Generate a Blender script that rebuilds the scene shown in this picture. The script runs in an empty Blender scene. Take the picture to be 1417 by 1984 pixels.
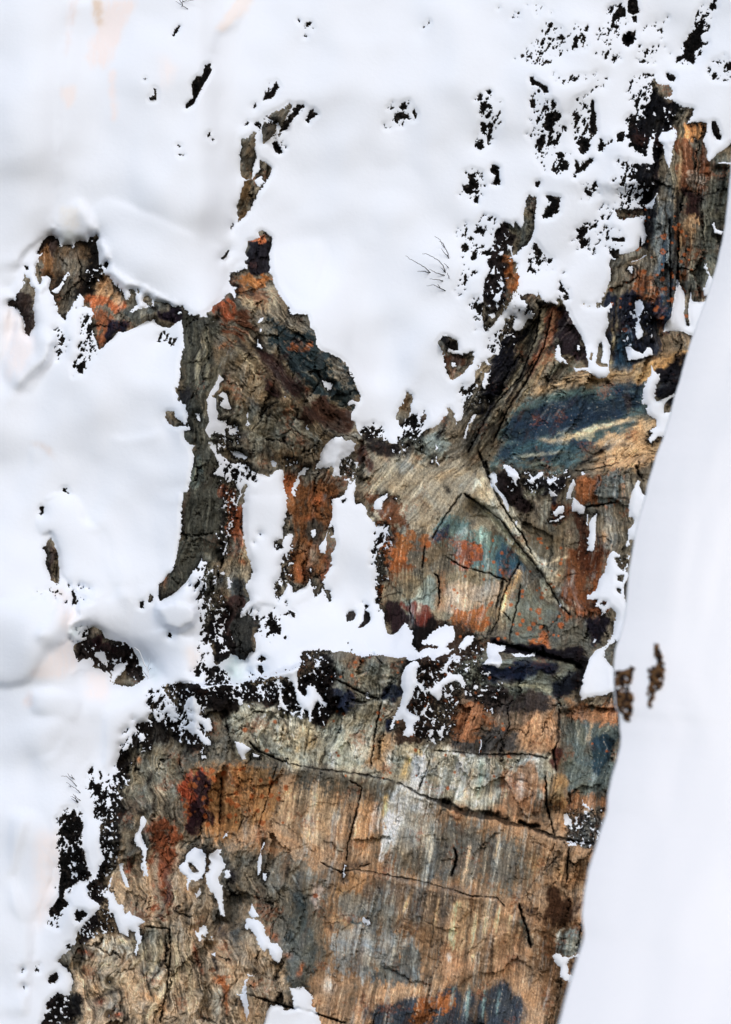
import bpy, math
import numpy as np

# ---------------------------------------------------------------- camera, sky, sun, exposure
scene = bpy.context.scene
S = 0.0125            # metres on the cliff per photo pixel
D = 60.0              # camera to cliff
CX, CY = 708.5, 992.0
cam_d = bpy.data.cameras.new('camera')
cam = bpy.data.objects.new('camera', cam_d)
scene.collection.objects.link(cam)
cam.location = (0, -D, 0)
cam.rotation_euler = (math.radians(90), 0, 0)
cam_d.sensor_fit = 'VERTICAL'
cam_d.sensor_height = 36.0
cam_d.lens = 36.0 * D / (1984 * S)
cam_d.clip_start = 0.5
cam_d.clip_end = 2000
cam_d.dof.use_dof = True
cam_d.dof.focus_distance = D + 0.3
cam_d.dof.aperture_fstop = 1.15
scene.camera = cam

SUN_EL, SUN_AZ = 42.0, -38.0     # from the upper left, behind the camera
w = bpy.data.worlds.new("World"); scene.world = w; w.use_nodes = True
nt = w.node_tree; nt.nodes.clear()
sky = nt.nodes.new('ShaderNodeTexSky'); sky.sky_type = 'NISHITA'; sky.sun_disc = False
sky.sun_elevation = math.radians(SUN_EL); sky.sun_rotation = math.radians(180 + SUN_AZ)
sky.dust_density = 3.0; sky.air_density = 1.2
hs = nt.nodes.new('ShaderNodeHueSaturation'); hs.inputs['Saturation'].default_value = 0.95
bg = nt.nodes.new('ShaderNodeBackground'); bg.inputs['Strength'].default_value = 0.12
wo = nt.nodes.new('ShaderNodeOutputWorld')
nt.links.new(sky.outputs[0], hs.inputs['Color']); nt.links.new(hs.outputs[0], bg.inputs[0])
nt.links.new(bg.outputs[0], wo.inputs[0])
sun_d = bpy.data.lights.new('sun', 'SUN'); sun_d.energy = 1.1; sun_d.angle = math.radians(16)
sun_d.color = (1.0, 0.98, 0.96)
sun = bpy.data.objects.new('sun', sun_d); scene.collection.objects.link(sun)
az, el = math.radians(SUN_AZ), math.radians(SUN_EL)
from mathutils import Vector
sv = Vector((math.sin(az) * math.cos(el), -math.cos(az) * math.cos(el), math.sin(el)))
sun.rotation_euler = sv.to_track_quat('Z', 'Y').to_euler()
scene.view_settings.view_transform = 'Standard'
scene.view_settings.look = 'None'
scene.view_settings.gamma = 1.0
scene.view_settings.exposure = 0.19

# ---------------------------------------------------------------- survey sheets
# outlines were surveyed sheet by sheet; each sheet has an origin and a scale
SH = {'A': (0, 0, 500), 'B': (460, 0, 500), 'C': (917, 0, 500), 'D': (0, 400, 400), 'E': (350, 400, 400),
      'F': (700, 400, 400), 'G': (1017, 400, 400), 'H': (0, 800, 400), 'I': (350, 800, 400), 'J': (700, 800, 400),
      'K': (950, 800, 400), 'L': (0, 1160, 400), 'M': (350, 1160, 400), 'N': (700, 1160, 400), 'O': (950, 1160, 400),
      'Q': (0, 1500, 484), 'R': (350, 1500, 484), 'T': (750, 1500, 484), 'Z': (0, 0, 1417)}

def pts(s):
    out = []; sh = SH['Z']
    for tok in s.split():
        if tok in SH:
            sh = SH[tok]; continue
        x, y = tok.split(','); k = sh[2] / 1417.0
        out.append((sh[0] + float(x) * k, sh[1] + float(y) * k))
    return np.array(out)

def polys(txt):
    return [l.strip() for l in txt.strip().splitlines() if l.strip()]

def lin(c):
    c = np.asarray(c, float) / 255.0
    return np.where(c <= 0.04045, c / 12.92, ((c + 0.055) / 1.055) ** 2.4)
# ---------------------------------------------------------------- bare rock outlines
ROCK = polys("""
E 0,690 20,690 35,715 60,740 120,760 185,760 190,730 230,680 290,640 335,590 355,600 370,640 385,600 370,580 395,555 345,545 330,480 345,455 400,445 455,430 465,395 445,390 460,350 445,310 460,280 460,240 520,225 550,215 530,175 570,165 600,195 628,210 625,260 610,320 608,400 612,450 635,490 640,530 665,570 680,620 720,660 745,700 760,745 820,735 870,745 888,790 885,830 915,850 930,890 930,950 960,990 1030,1010 1100,1045 1140,1080 1165,1140 1190,1190 1210,1250 1230,1300 1235,1335 1210,1345 1180,1325 1145,1340 1150,1370 1195,1355 1200,1380 1170,1417 I 1170,50 1200,60 1210,120 1240,160 1290,120 1350,150 J 50,150 90,140 160,180 210,215 250,205 290,160 350,170 400,160 430,125 480,110 520,85 590,10 F 600,1370 640,1417 J 640,20 650,60 690,50 F 700,1400 710,1340 760,1300 780,1240 820,1250 780,1200 790,1130 830,1070 880,1085 875,1040 910,1020 945,1030 965,970 950,900 960,860 990,800 980,770 1030,745 1060,760 1040,820 1060,855 1090,850 1130,790 1150,770 1185,760 1190,720 1150,700 1130,660 1090,620 1060,600 1110,610 1150,600 1210,620 1215,560 1230,640 1300,670 G 160,660 220,670 235,600 245,650 270,640 330,660 390,665 440,680 470,690 500,670 530,650 545,600 575,540 590,490 590,440 580,400 590,360 620,370 650,330 690,340 720,320 780,300 820,270 830,230 900,100 1417,100 K 1400,0 O 1000,0 1000,500 0,500 N 830,460 420,410 400,370 345,310 365,260 350,220 320,190 300,160 250,230 210,250 180,240 160,160 155,100 125,60 120,0 I 1350,1417 180,1417 185,1250 180,1170 135,1140 170,1140 165,1090 185,1020 150,1020 140,990 H 1385,1000 1360,1050 1310,1110 1270,1170 1230,1210 1180,1250 1100,1290 1090,1230 1090,1180 1130,1150 1150,1110 1185,1090 1195,1050 1215,980 1225,920 1240,850 1250,770 1245,700 1255,620 1262,550 1285,545 1300,500 1310,450 1325,370 1335,300 1320,255 1340,225 1300,215 1270,180 1260,110 1310,120 1290,70 1290,0 D 1275,1417 1280,1360 1240,1340 1225,1310 1200,1250 1225,1240 1235,1200 1240,1100 1245,1040 1270,940 1255,870 1255,700
M 0,575 60,580 130,590 155,625 240,600 310,590 350,600 390,600 450,565 480,575 560,560 640,535 740,540 780,590 800,600 800,500 830,450 820,380 850,360 940,355 1020,355 1050,370 1100,360 1170,370 1240,400 1280,400 1310,380 1417,390 N 50,385 110,380 180,400 310,405 330,430 420,410 800,460 O 0,400 1000,400 1000,1417 T 1417,0 1417,2100 R 0,2100 Q 150,2100 235,1417 265,1350 260,1300 330,1240 390,1260 415,1180 410,1140 370,1100 330,1060 375,1010 430,960 440,900 480,850 545,790 575,745 510,700 490,640 510,610 555,600 555,560 590,480 565,400 570,300 590,260 640,180 620,120 650,60 645,0 L 745,1417 760,1350 760,1290 770,1220 830,1190 800,1150 810,1100 850,1050 920,1010 910,960 950,920 930,880 940,855 1050,850 1020,830 1020,790 1050,780 1030,730 1080,700 1160,680 1130,640 1150,590 1260,575 1380,590
M 160,0 180,60 165,190 195,290 215,340 235,440 250,460 320,410 345,380 385,390 415,425 445,420 470,375 510,360 520,320 505,250 545,190 540,140 500,150 460,85 440,130 395,150 420,80 470,40 475,0 475,-60 160,-60
C 990,430 1020,462 1070,470 1095,490 1095,525 1040,537 1110,560 1160,590 1215,600 1200,640 1170,680 1205,670 1280,675 1282,720 1262,770 1285,830 1285,880 1300,890 1340,845 1380,820 1417,790 1600,700 1600,1417 800,1417 810,1400 880,1385 910,1360 950,1330 955,1290 940,1270 945,1180 900,1180 830,1207 790,1190 785,1150 870,1155 930,1145 910,1110 930,1095 935,1040 905,995 880,970 900,945 885,905 930,900 985,905 985,870 960,850 940,857 880,810 860,760 850,700 860,655 945,650 930,610 970,560 985,490 980,445
D 245,322 268,300 290,240 320,210 355,197 408,238 415,290 440,262 485,262 512,290 515,250 550,230 605,245 615,205 645,212 668,185 682,215 660,245 682,330 680,400 700,420 720,470 745,480 790,530 830,570 865,635 905,655 960,672 1010,690 1060,695 1060,650 1165,665 1190,690 1260,685 1300,740 1417,760 1417,900 1262,900 1250,770 1210,800 1172,832 1120,825 1080,810 1062,775 1000,790 950,820 900,845 850,862 812,858 775,905 740,930 715,962 682,985 665,940 650,880 625,830 632,780 640,720 615,690 575,688 530,700 500,690 470,720 448,785 430,760 400,735 390,690 370,620 345,590 335,560 350,500 330,480 300,478 285,470 292,520 270,532 250,480 238,430 240,400 270,380 275,340 300,322
D 165,455 180,480 210,500 215,560 235,545 248,590 240,640 225,700 245,780 245,820 215,850 205,905 180,870 165,820 165,780 140,720 95,690 60,680 65,650 105,640 130,590 150,560 165,530
D 880,570 900,555 920,570 935,600 930,640 950,672 910,672 880,640 900,610
D 940,565 960,565 960,590 945,600
D 990,620 1020,615 1045,640 1040,690 1010,680 985,650
H 1130,30 1145,-10 1190,-20 1195,30 1240,60 1290,70 1300,110 1230,100 1180,90 1160,60
B 140,680 190,672 215,685 215,720 180,760 140,795 138,740
B 80,740 98,722 102,760 95,810 107,860 85,920 80,985 40,985 20,960 15,900 20,860 10,860 25,810 20,765 45,762
B 125,880 150,890 190,925 175,970 150,1010 115,1060 95,1100 65,1160 0,1225 0,1120 20,1060 40,995 85,985 100,960 130,930 105,900
B 170,640 210,610 250,600 295,560 298,590 270,640 250,680 235,695 215,665 180,655
F 525,940 560,887 610,898 660,925 668,985 640,990 600,975 590,990 620,1010 690,1020 740,1005 765,1000 780,1030 770,1070 740,1100 700,1145 650,1180 615,1185 590,1150 570,1090 575,1030 545,975
F 318,1270 350,1300 355,1340 335,1380 345,1417 J 330,0 335,15 300,40 300,75 280,100 260,85 260,50 240,45 235,20 F 250,1417 255,1385 285,1365 300,1310
J 425,15 445,20 440,45 410,75 405,60
F 970,60 990,110 1020,120 1050,150 1055,100 1100,150 1120,110 1115,40 1130,0 1145,-80 1200,-60 1200,0 1190,70 1190,150 1165,230 1110,285 1070,320 1040,340 1000,370 1040,362 1065,390 1070,450 1088,510 1080,570 1040,600 1020,660 970,735 900,820 850,865 838,800 825,700 840,650 840,550 860,480 885,440 865,380 890,340 905,290 920,200 945,130 985,105
H 345,855 370,890 400,980 405,1060 410,1120 400,1180 345,1145 345,1100 315,1040 320,970 290,930 320,900
L 505,350 510,320 540,300 600,280 610,210 640,190 700,220 720,270 790,290 860,300 910,340 950,430 970,480 1000,540 960,570 900,605 800,590 760,570 750,500 700,490 640,470 650,430 620,400 560,420 530,430 515,380
Z 1420,150 1500,150 1500,250 1440,240
O 780,345 820,330 860,300 900,300 900,420 860,430 840,470 800,440 790,400
M 1140,100 1190,85 1210,110 1190,145 1140,160
M 1260,75 1300,100 1305,150 1260,195 1215,200 1260,150
I 985,1215 1030,1215 1040,1290 1020,1300 1000,1260
H 1030,1240 1058,1260 1040,1300 1015,1300
""")
# black weathered rock and heather
DARK = polys("""
D 165,405 185,400 195,430 170,440
D 715,385 735,368 748,400 735,430 720,420
D 540,1080 590,1062 585,1100 560,1140 545,1145 530,1110
D 1100,870 1120,850 1110,900 1090,940 1080,920
D 1185,910 1210,900 1205,930 1190,935
C 850,10 900,0 910,70 880,80 850,70
C 850,10 860,-60 900,-60 900,10
C 800,40 840,50 835,90 790,100 780,70
C 870,90 900,85 900,125 880,120
C 820,190 870,170 895,175 885,240 830,262 818,235
C 550,210 575,200 575,260 560,260
C 600,190 615,190 615,215 595,215
C 1320,-40 1337,-40 1330,50 1315,45
C 1270,90 1275,140 1250,190 1255,235 1210,290 1220,340 1205,355 1160,320 1110,350 1120,315 1160,300 1160,230 1180,200 1220,160
C 1060,400 1110,415 1110,440 1085,445 1060,430
C 310,425 330,420 335,440 360,450 410,480 415,510 390,510 370,480 340,465 320,470
C 310,550 340,545 340,600 315,590
C 395,620 430,625 450,600 470,620 470,660 430,665 440,700 440,730 390,720 385,690 410,680 395,650
C 350,775 375,740 400,745 395,790 360,800 340,820
C 485,690 505,690 515,730 495,725
C 650,550 665,555 665,610 678,640 670,680 685,720 650,760 635,820 620,845 590,845 565,820 590,810 565,780 600,755 640,760 645,740 625,720 650,700 640,640
C 690,755 715,770 715,800 765,765 770,780 720,810 705,840 690,830 690,790
C 455,840 490,835 505,860 480,870
C 480,900 525,905 520,935 470,925
C 560,870 580,900 580,930 610,890 640,865 665,875 640,900 620,935 580,950 555,975 560,940
C 660,995 685,1000 680,1030 660,1025
C 610,1030 650,1060 655,1085 620,1065
C 340,1000 370,995 355,1035 340,1020
C 405,1070 440,1080 480,1085 470,1150 430,1190 390,1200 380,1190 410,1150 430,1110 400,1090
C 570,1260 635,1240 630,1280 600,1300
C 575,1330 625,1320 620,1350 595,1365
C 760,1310 830,1305 830,1325 770,1325
C 345,1355 375,1380 370,1410 345,1390
C 745,1380 800,1370 800,1417 770,1417
C 790,730 830,720 825,780 790,780
C 1310,665 1335,665 1350,720 1365,770 1340,770 1320,740 1310,700
C 1390,350 1430,330 1430,380 1395,385
B 890,590 925,555 932,590 905,607
B 860,620 910,615 960,650 920,655 880,660 875,685 865,660
B 800,680 825,700 825,718
B 1265,955 1300,960 1315,1000 1335,1015 1290,1035 1270,1065 1245,1050 1235,1020 1275,1005
B 1300,1085 1330,1075 1325,1115 1300,1110
B 1310,785 1335,790 1335,820 1315,815
B 1365,500 1390,495 1390,525
B 1395,905 1417,900 1440,920 1440,1020 1400,1010 1417,960 1390,950
B 190,500 215,440 222,495 190,540 140,555 155,510
B 80,590 100,565 110,580 90,600
B 45,675 62,672 60,690 45,690
B 95,675 130,670 125,700 100,695
B 240,690 275,650 310,600 340,575 372,575 350,610 310,650 285,690 265,722 240,710
B 378,660 385,625 415,590 425,620 440,625 400,660 385,678
B 190,785 215,780 240,800 248,845 225,845 205,830
B 335,105 348,108 345,125 338,120
A 1125,355 1155,345 1165,385 1140,430 1115,470 1100,500 1065,570 1020,602 1020,570 1060,540 1055,460 1080,420 1110,420 1120,390
A 845,480 865,485 860,520 865,555 830,550 830,530 850,525
A 960,165 995,130 990,150 955,205 948,200
A 970,795 1000,798 985,810
A 980,850 1010,840 990,865
A 1140,740 1155,720 1155,745 1138,755
A 1165,760 1177,765 1170,780
A 795,430 805,422 803,438 797,440
A 1275,1230 1285,1240 1270,1258 1268,1245
E 275,350 295,345 325,300 340,295 320,340 290,370
F 1205,265 1245,320 1225,350 1195,310 1190,285
F 1280,360 1315,355 1305,385 1280,390
F 1155,430 1200,440 1200,460 1160,445
F 1145,360 1162,365 1150,380
F 1385,455 1395,452 1392,468 1383,465
F 1365,510 1380,540 1417,580 1417,640 1390,640 1395,600 1360,570
F 1255,30 1280,0 1360,0 1355,40 1310,65 1275,60 1255,85 1243,75
F 780,130 815,120 790,138
F 710,145 728,150 715,170
F 760,340 790,320 795,350 770,368
F 755,1265 770,1262 768,1285 757,1285
G 360,150 440,140 430,180 390,210 360,180
G 365,230 430,230 435,260 390,290 380,260
G 600,225 690,220 685,240 600,240
G 785,280 790,205 800,230 805,280
H 430,520 455,515 478,560 430,535
H 270,640 305,645 300,690 275,710 285,670
H 495,1220 510,1210 530,1310 510,1310 490,1260
H 465,1170 480,1185 470,1200
H 960,1300 990,1290 990,1340 965,1345
L 1160,225 1180,230 1180,280 1155,260
L 1340,490 1370,455 1375,530 1340,520
L 600,1190 640,1145 640,1190 610,1210
L 610,1290 640,1300 625,1315
L 670,1310 700,1360 700,1417 680,1400
M 95,510 100,480 130,455 135,520 120,535
M 165,560 180,540 170,490 230,460 300,490 350,540 345,570 320,585 170,600
M 610,80 635,130 630,160 615,130
M 630,170 660,165 688,210 680,245 620,240 580,270 600,240
M 705,265 730,260 735,280 705,285
M 690,120 740,90 720,20 740,0 725,60 755,100
M 750,80 790,100 780,130 760,125
M 1130,280 1160,300 1150,318
M 1165,340 1178,345 1170,372
M 530,420 550,385 595,410 560,430
M 535,460 560,455 575,500 555,520 530,490
M 480,510 520,515 490,530
Q 355,340 360,220 400,240 420,200 460,250 470,290 465,400 480,470 500,540 520,570 500,600 440,610 400,640 370,650 360,700 410,760 380,740 340,790 280,810 280,780 320,720 335,700 340,600 350,540 340,500 380,450 395,400 365,350
Q 285,1140 325,1125 330,1160 300,1195 280,1180
Q 425,780 470,770 500,790 450,840 430,820
Q 375,965 400,965 400,985 380,985
Q 108,1122 148,1095 130,1120
Q 125,1205 140,1200 142,1225
I 500,870 527,900 515,895
I 535,830 555,825 550,850
I 495,420 515,430 510,465 485,460
I 340,400 370,380 405,400 385,470 355,450
I 1100,600 1145,590 1140,610 1110,620
""")
# snow lying on the rock
SNOW = polys("""
D 440,480 470,445 480,460 450,520 430,500
D 350,580 400,550 430,510 440,530 420,570 415,585 380,600
D 505,690 500,660 530,620 560,605 580,630 575,680 540,695
D 885,735 905,700 950,670 1010,655 1020,690 960,705
D 1225,725 1245,720 1248,738 1228,740
C 1015,755 1040,725 1110,705 1118,745 1100,800 1090,870 1077,925 1055,880 1045,800 1020,775
C 955,800 975,770 1000,760 990,800 985,860 1000,895 950,900
C 980,735 1000,730 1000,760 985,755
C 945,1130 980,1100 1020,1055 1000,1090 985,1150 950,1145
C 1345,890 1417,890 1417,905 1385,900 1350,900
C 1310,1230 1325,1220 1335,1260 1380,1270 1360,1290 1325,1280
C 1175,215 1215,205 1215,250 1190,270 1175,250
C 1215,765 1230,762 1230,778 1218,778
A 1075,480 1100,475 1095,495
B 105,890 125,890 120,930 95,955 90,910
B 95,990 130,965 150,1000 125,1030 100,1010
G 725,410 740,405 745,430 735,465 705,430 715,410
G 725,375 780,365 840,325 830,345 770,375 730,385
G 750,640 800,650 820,690 815,720 780,740 790,800 815,870 805,900 775,915 760,880 770,780 755,700
G 690,965 720,960 750,985 810,1010 840,970 870,970 885,1020 840,1030 780,1050 710,1060 700,1010
G 1045,490 1070,540 1100,600 1100,700 1090,730 1115,830 1130,820 1120,700 1140,590 1150,650 1280,660 1240,770 1205,900 1150,885 1060,855 1000,855 950,862 960,810 1000,760 1015,690 1030,600
G 1240,380 1255,440 1275,480 1320,510 1300,600 1225,620 1220,570 1250,520 1260,470 1235,420
G 870,1080 885,1130 925,1150 925,1190 895,1270 890,1320 905,1340 950,1320 1030,1280 1040,1300 980,1330 960,1360 950,1417 K 1260,-10 1300,60 1190,170 1150,165 1110,200 1085,195 1100,150 1095,110 1140,100 1140,50 1100,20 1070,0 G 835,1360 800,1355 810,1260 860,1160 870,1120
G 235,920 240,1000 260,1040 300,1080 290,1085 230,1060 205,1030 220,980
G 360,950 380,960 375,1000 360,985
G 260,650 300,640 420,680 500,690 560,690 600,655 600,680 570,740 575,810 550,870 585,950 590,1010 580,1070 580,1150 540,1185 500,1180 430,1130 390,1125 350,1140 335,1110 380,1110 440,1100 430,1040 410,950 380,880 340,820 300,740
F 890,450 920,400 915,470 880,465
F 955,300 990,320 975,345 950,335
F 930,510 985,520 970,590 940,660 900,640 925,610 970,560
F 1005,260 1040,270 1030,310 1010,300
F 870,740 920,730 930,760 900,770
F 975,880 1050,870 1020,890 985,895
F 615,1080 640,1068 660,1085 640,1105 620,1100
F 1040,830 1060,760 1150,700 1180,700 1190,750 1150,770 1100,850 1060,855
F 825,1230 850,1160 890,1120 870,1200 850,1260
E 525,800 545,770 575,760 560,790 535,805
E 545,840 555,835 558,860 543,862
E 528,905 535,930 565,970 555,980 530,970
E 965,1190 1000,1200 1045,1215 1030,1250 1005,1262 985,1230
E 215,800 240,770 250,755 235,795
E 265,1150 300,1190 270,1210 260,1260 230,1290 240,1310 290,1270 320,1290 330,1340 350,1390 330,1395 290,1380 260,1360 245,1390 I 260,0 250,50 310,60 330,100 300,110 300,165 230,130 200,170 180,140 170,110 200,60 E 180,1400 180,1330 200,1280 240,1220
E 705,1300 725,1305 720,1318
I 0,20 50,40 35,85 0,60
I -20,90 60,95 70,115 20,130 -20,110
I 95,0 130,0 140,60 120,50
I 185,195 230,200 240,250 270,290 250,420 225,420 260,370 230,280
I 285,225 315,225 310,250
I 340,110 385,105 385,150 345,155
I 345,265 380,260 430,280 465,310 450,325 410,300 405,320 370,300
I 455,0 470,0 465,60 475,90 450,95 455,50
I 850,60 880,110 880,130 860,95
I 240,260 270,290 300,300 340,340 440,350 490,390 520,410 600,440 660,395 700,385 715,430 705,510 730,560 730,640 722,720 705,780 700,860 650,880 640,910 655,945 700,930 700,880 740,830 765,815 770,870 735,945 695,990 690,1110 650,1190 650,1280 700,1250 740,1175 770,1180 770,1240 860,1190 890,1140 900,1190 930,1195 905,1230 925,1270 985,1200 1030,1215 1040,1290 1100,1300 1220,1340 1290,1310 1350,1330 1360,1390 1380,1480 395,1480 395,1417 430,1330 475,1290 470,1250 445,1200 460,1150 490,1120 490,1060 450,940 430,870 425,790 425,650 440,570 455,490 440,490 420,540 400,620 380,650 395,560 385,490 400,470 370,460 320,480 300,440 250,430 225,420 260,370
I 615,330 640,328 665,345 655,375 630,370
I 915,375 955,340 960,280 1000,210 1060,165 1110,165 1130,190 1170,185 1205,215 1190,260 1160,290 1110,310 1090,350 1100,400 1060,390 1030,370 980,375 930,385
I 1045,390 1085,370 1100,420 1110,450 1160,450 1170,490 1210,420 1195,480 1210,500 1190,560 1200,630 1240,620 1280,650 1280,700 1320,740 1340,780 1417,760 1430,800 1417,850 1370,920 1330,1030 1350,1100 1340,1200 1350,1250 1340,1290 1360,1330 1370,1480 1000,1480 1000,1300 985,1200 985,1130 1030,1060 1045,960 1070,900 1060,860 1030,860 1020,820 1055,815 1045,770 1020,790 1000,850 1010,900 990,970 960,960 950,920 990,860 1015,790 1040,720 1045,600 1120,560 1165,480 1110,450 1050,430
I 760,540 780,490 800,440 830,390 860,370 890,380 860,410 810,440 820,490 790,520 800,580 770,560
I 895,800 925,795 930,840 910,860 895,840
I 885,1065 900,1070 895,1105
I 1140,330 1170,315 1180,340 1150,345
I 1195,340 1225,325 1220,370 1200,375
I 330,1120 350,1150 345,1200 330,1210 320,1160
I 225,1150 255,1130 240,1180 225,1180
I 285,980 320,880 325,900 300,975
J 85,610 110,590 185,550 180,580 150,615 145,660 110,668 88,650
J 185,715 210,720 205,740
J 225,580 250,585 245,600
J 650,60 662,70 650,90
J 700,180 720,110 750,40 795,0 780,40 740,80 725,150 715,180
J 640,-10 700,-10 690,40 655,50
J 870,430 910,400 935,430 890,450
J 640,1340 660,1335 660,1350
K 0,430 40,415 50,470 30,490 70,540 100,570 85,600 60,560 0,500
K 85,600 100,570 130,640 130,680 115,670
K 80,365 120,355 150,375 190,410 205,450 180,470 180,500 160,480 160,450 120,430 105,380
K 260,475 290,440 330,405 360,405 360,440 320,460 290,490
K 275,520 290,530 300,560 285,550
K 385,465 455,435 460,450 420,490 410,500 390,480
K 400,515 465,570 410,575
K 490,415 530,400 530,415
K 525,440 550,425 550,445
K 620,405 640,400 655,420 630,430
K 170,745 190,730 185,765 175,765
K 520,600 525,555 555,480 570,450 590,490 570,530 555,560 560,590
K 570,580 600,600 620,630 655,640 645,690 610,700 600,680 560,680 560,640
K 430,685 450,660 495,630 510,650 500,690 460,710 440,710
K 400,740 440,735 500,705 515,710 460,750 410,755
K 665,690 675,700 670,780 660,770
K 695,720 720,700 735,690 730,740 725,790 728,850 715,940 690,952 665,940 665,880 680,840 680,760
K 955,600 990,500 1010,460 1035,470 1025,500 1040,540 1060,570 1120,520 1100,600 1075,650 1060,760 1040,880 945,870 945,800 990,760 985,720 950,715
K 930,900 945,865 965,900 940,930
K 930,970 960,990 955,1010
K 790,1080 800,1000 840,945 880,970 890,1000 860,990 880,1060 950,1100 950,1130 920,1180 920,1250 940,1300 980,1417 O 980,0 960,160 920,270 820,320 790,340 780,400 800,430 850,470 860,630 800,660 700,675 620,700 618,640 640,540 660,470 680,410 720,360 790,320 840,250 850,190 865,120 855,80 830,40 K 860,1370 825,1330 800,1370 760,1390 770,1350 725,1330 720,1310 745,1270 700,1285 670,1270 680,1250 720,1220 740,1160 780,1100
K 470,1285 495,1325 485,1330
O 705,300 715,275 728,285 715,305
T 1000,230 1020,220 1045,270 1040,290 1010,290
T 1065,240 1080,250 1080,290 1070,270
T 1110,135 1120,165 1150,190 1110,185
T 1015,375 1060,380 1080,405 1030,405
T 1190,310 1210,330 1195,360
T 1145,400 1165,395 1160,410
T 935,1025 970,1015 1010,1040 1100,1020 1095,1040 1040,1050 1020,1080 1030,1130 1060,1150 1045,1180 1010,1175 980,1150 985,1100 955,1070
N 410,300 450,270 500,220 560,190 630,180 645,240 640,290 580,330 640,350 590,380 540,390 500,430 460,390 420,400 400,370 430,340 470,340 520,350 530,330 470,320 420,315
N 655,345 690,300 720,255 760,250 785,265 750,310 710,350 680,340
N 590,440 600,400 640,380 690,400 670,440 620,430 600,460 590,510 560,510 560,470
N 860,350 870,300 900,310 960,320 1000,320 980,360 940,370 960,400 970,440 940,475 900,460 830,450 870,410
N 1030,380 1080,370 1130,390 1200,365 1195,390 1150,400 1100,400 1060,400
N 195,890 230,800 265,740 290,640 270,590 280,520 310,460 360,425 400,440 385,520 375,560 420,590 430,635 410,640 390,595 370,610 350,680 310,740 330,780 350,790 400,800 460,710 470,730 400,830 370,850 350,950 300,950 290,920 310,880 290,830 240,830 215,900
N 470,650 480,620 550,560 580,540 610,500 630,520 680,520 700,550 735,600 700,600 660,560 600,580 560,600 550,680 530,700 510,680
N 600,600 640,620 620,650
N 455,940 480,900 500,910 470,970
N 530,940 560,870 570,900 550,960
N 595,680 610,720 600,720
N 640,700 660,740 650,740
N 480,850 530,810 490,860
N 815,965 830,970 830,1010 810,1065 805,1060 820,1010
N 895,730 905,760 905,795 895,790
N 590,1045 600,1025 598,1050
N 35,645 50,640 60,680 35,685
M 360,200 355,270 400,340 430,390 410,400 380,330 350,280
M 260,250 290,260 300,310 270,300
M 655,540 690,560 690,620 700,700 730,760 720,770 680,740 680,640 660,590
M 780,560 800,500 810,600 800,620 850,670 870,650 880,590 920,600 940,640 980,690 970,740 940,700 900,780 900,850 880,850 880,770 850,760 830,830 820,820 830,740 800,700 790,650
M 530,620 575,610 580,680 565,700
M 395,700 430,680 430,720 410,735
M 330,660 350,690 335,690
M 350,610 400,590 420,610 430,650 400,640
M 470,590 495,590 490,660 460,680
M 945,410 960,450 945,480 930,440
M 1275,640 1295,660 1285,685 1270,680
M 975,700 1010,720 1000,750 975,730
M 745,770 780,790 780,820
M 370,975 420,990 490,1030 440,1070 450,1100 420,1100 395,1050
M 495,1060 545,1075 540,1090 500,1090
M 715,1115 730,1120 728,1155
M 20,750 50,680 90,665 115,700 105,740 150,720 130,800 180,830 200,820 225,890 180,920 175,960 210,970 210,1005 150,990 120,930 80,940 60,910 20,870 -20,850 0,770
M 135,1040 170,1080 175,1100 145,1090
L 1060,700 1160,680 1240,760 1290,900 1200,900 1080,850 1050,790
L 780,470 820,440 875,450 840,510 800,540 790,580 760,560 770,510
L 650,370 720,360 740,430 730,460 660,400
L 950,930 990,920 1000,960 960,990
Q 585,680 610,660 630,570 640,580 620,660 650,690 670,740 700,740 710,800 740,770 750,800 770,805 800,820 830,840 790,860 790,900 810,920 790,980 775,1030 765,1020 775,960 770,900 730,880 730,920 680,900 665,860 640,790 610,770 620,700 590,700
Q 795,270 800,240 815,235 835,265 825,290 800,330 810,370 835,420 825,500 845,575 820,575 805,520 810,450 790,410 765,390 760,340 790,320
Q 675,520 695,490 700,540 720,590 738,645 715,640 690,580
Q 1015,520 1050,490 1060,450 1105,410 1150,430 1165,460 1170,520 1150,590 1120,610 1080,600 1070,650 1055,650 1060,580 1020,550
Q 1170,560 1190,530 1190,460 1240,420 1260,435 1245,450 1285,515 1240,590 1265,650 1265,730 1280,810 1250,800 1235,720 1210,680 1175,640
Q 1285,540 1310,545 1305,600 1285,590 1265,560
Q 1105,680 1130,645 1148,670 1120,705
Q 1090,875 1130,900 1130,870 1165,855 1185,900 1170,925 1145,910 1150,945 1130,950 1110,900
Q 1195,900 1210,910 1205,945 1195,930
Q 1200,1020 1225,1010 1220,1035
Q 1265,360 1300,328 1290,350 1270,372
Q 615,1170 630,1175 625,1190
Q 610,1360 625,1365 625,1390
R 475,378 480,395 455,440 465,480 450,570 440,575 435,500 455,430
R 470,560 490,565 485,610 468,600
R 925,530 940,505 935,570 925,600 918,590
R 1030,820 1045,805 1075,840 1070,860 1030,830
R 405,735 430,780 450,810 405,815 385,790
R 370,820 410,820 460,835 485,900 510,950 550,960 580,1000 575,1040 555,1075 520,1050 500,990 475,1010 440,960 425,920 395,870 380,890 365,860
R 425,1130 390,1150 370,1200 375,1240 390,1350 375,1400 365,1360 350,1300 330,1260 308,1240 350,1245 355,1180 385,1140
R 625,1200 640,1215 690,1210 745,1250 745,1300 770,1340 800,1417 820,1600 400,1600 470,1417 505,1310 570,1310 600,1340 640,1330 640,1280 625,1240
""")
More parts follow.
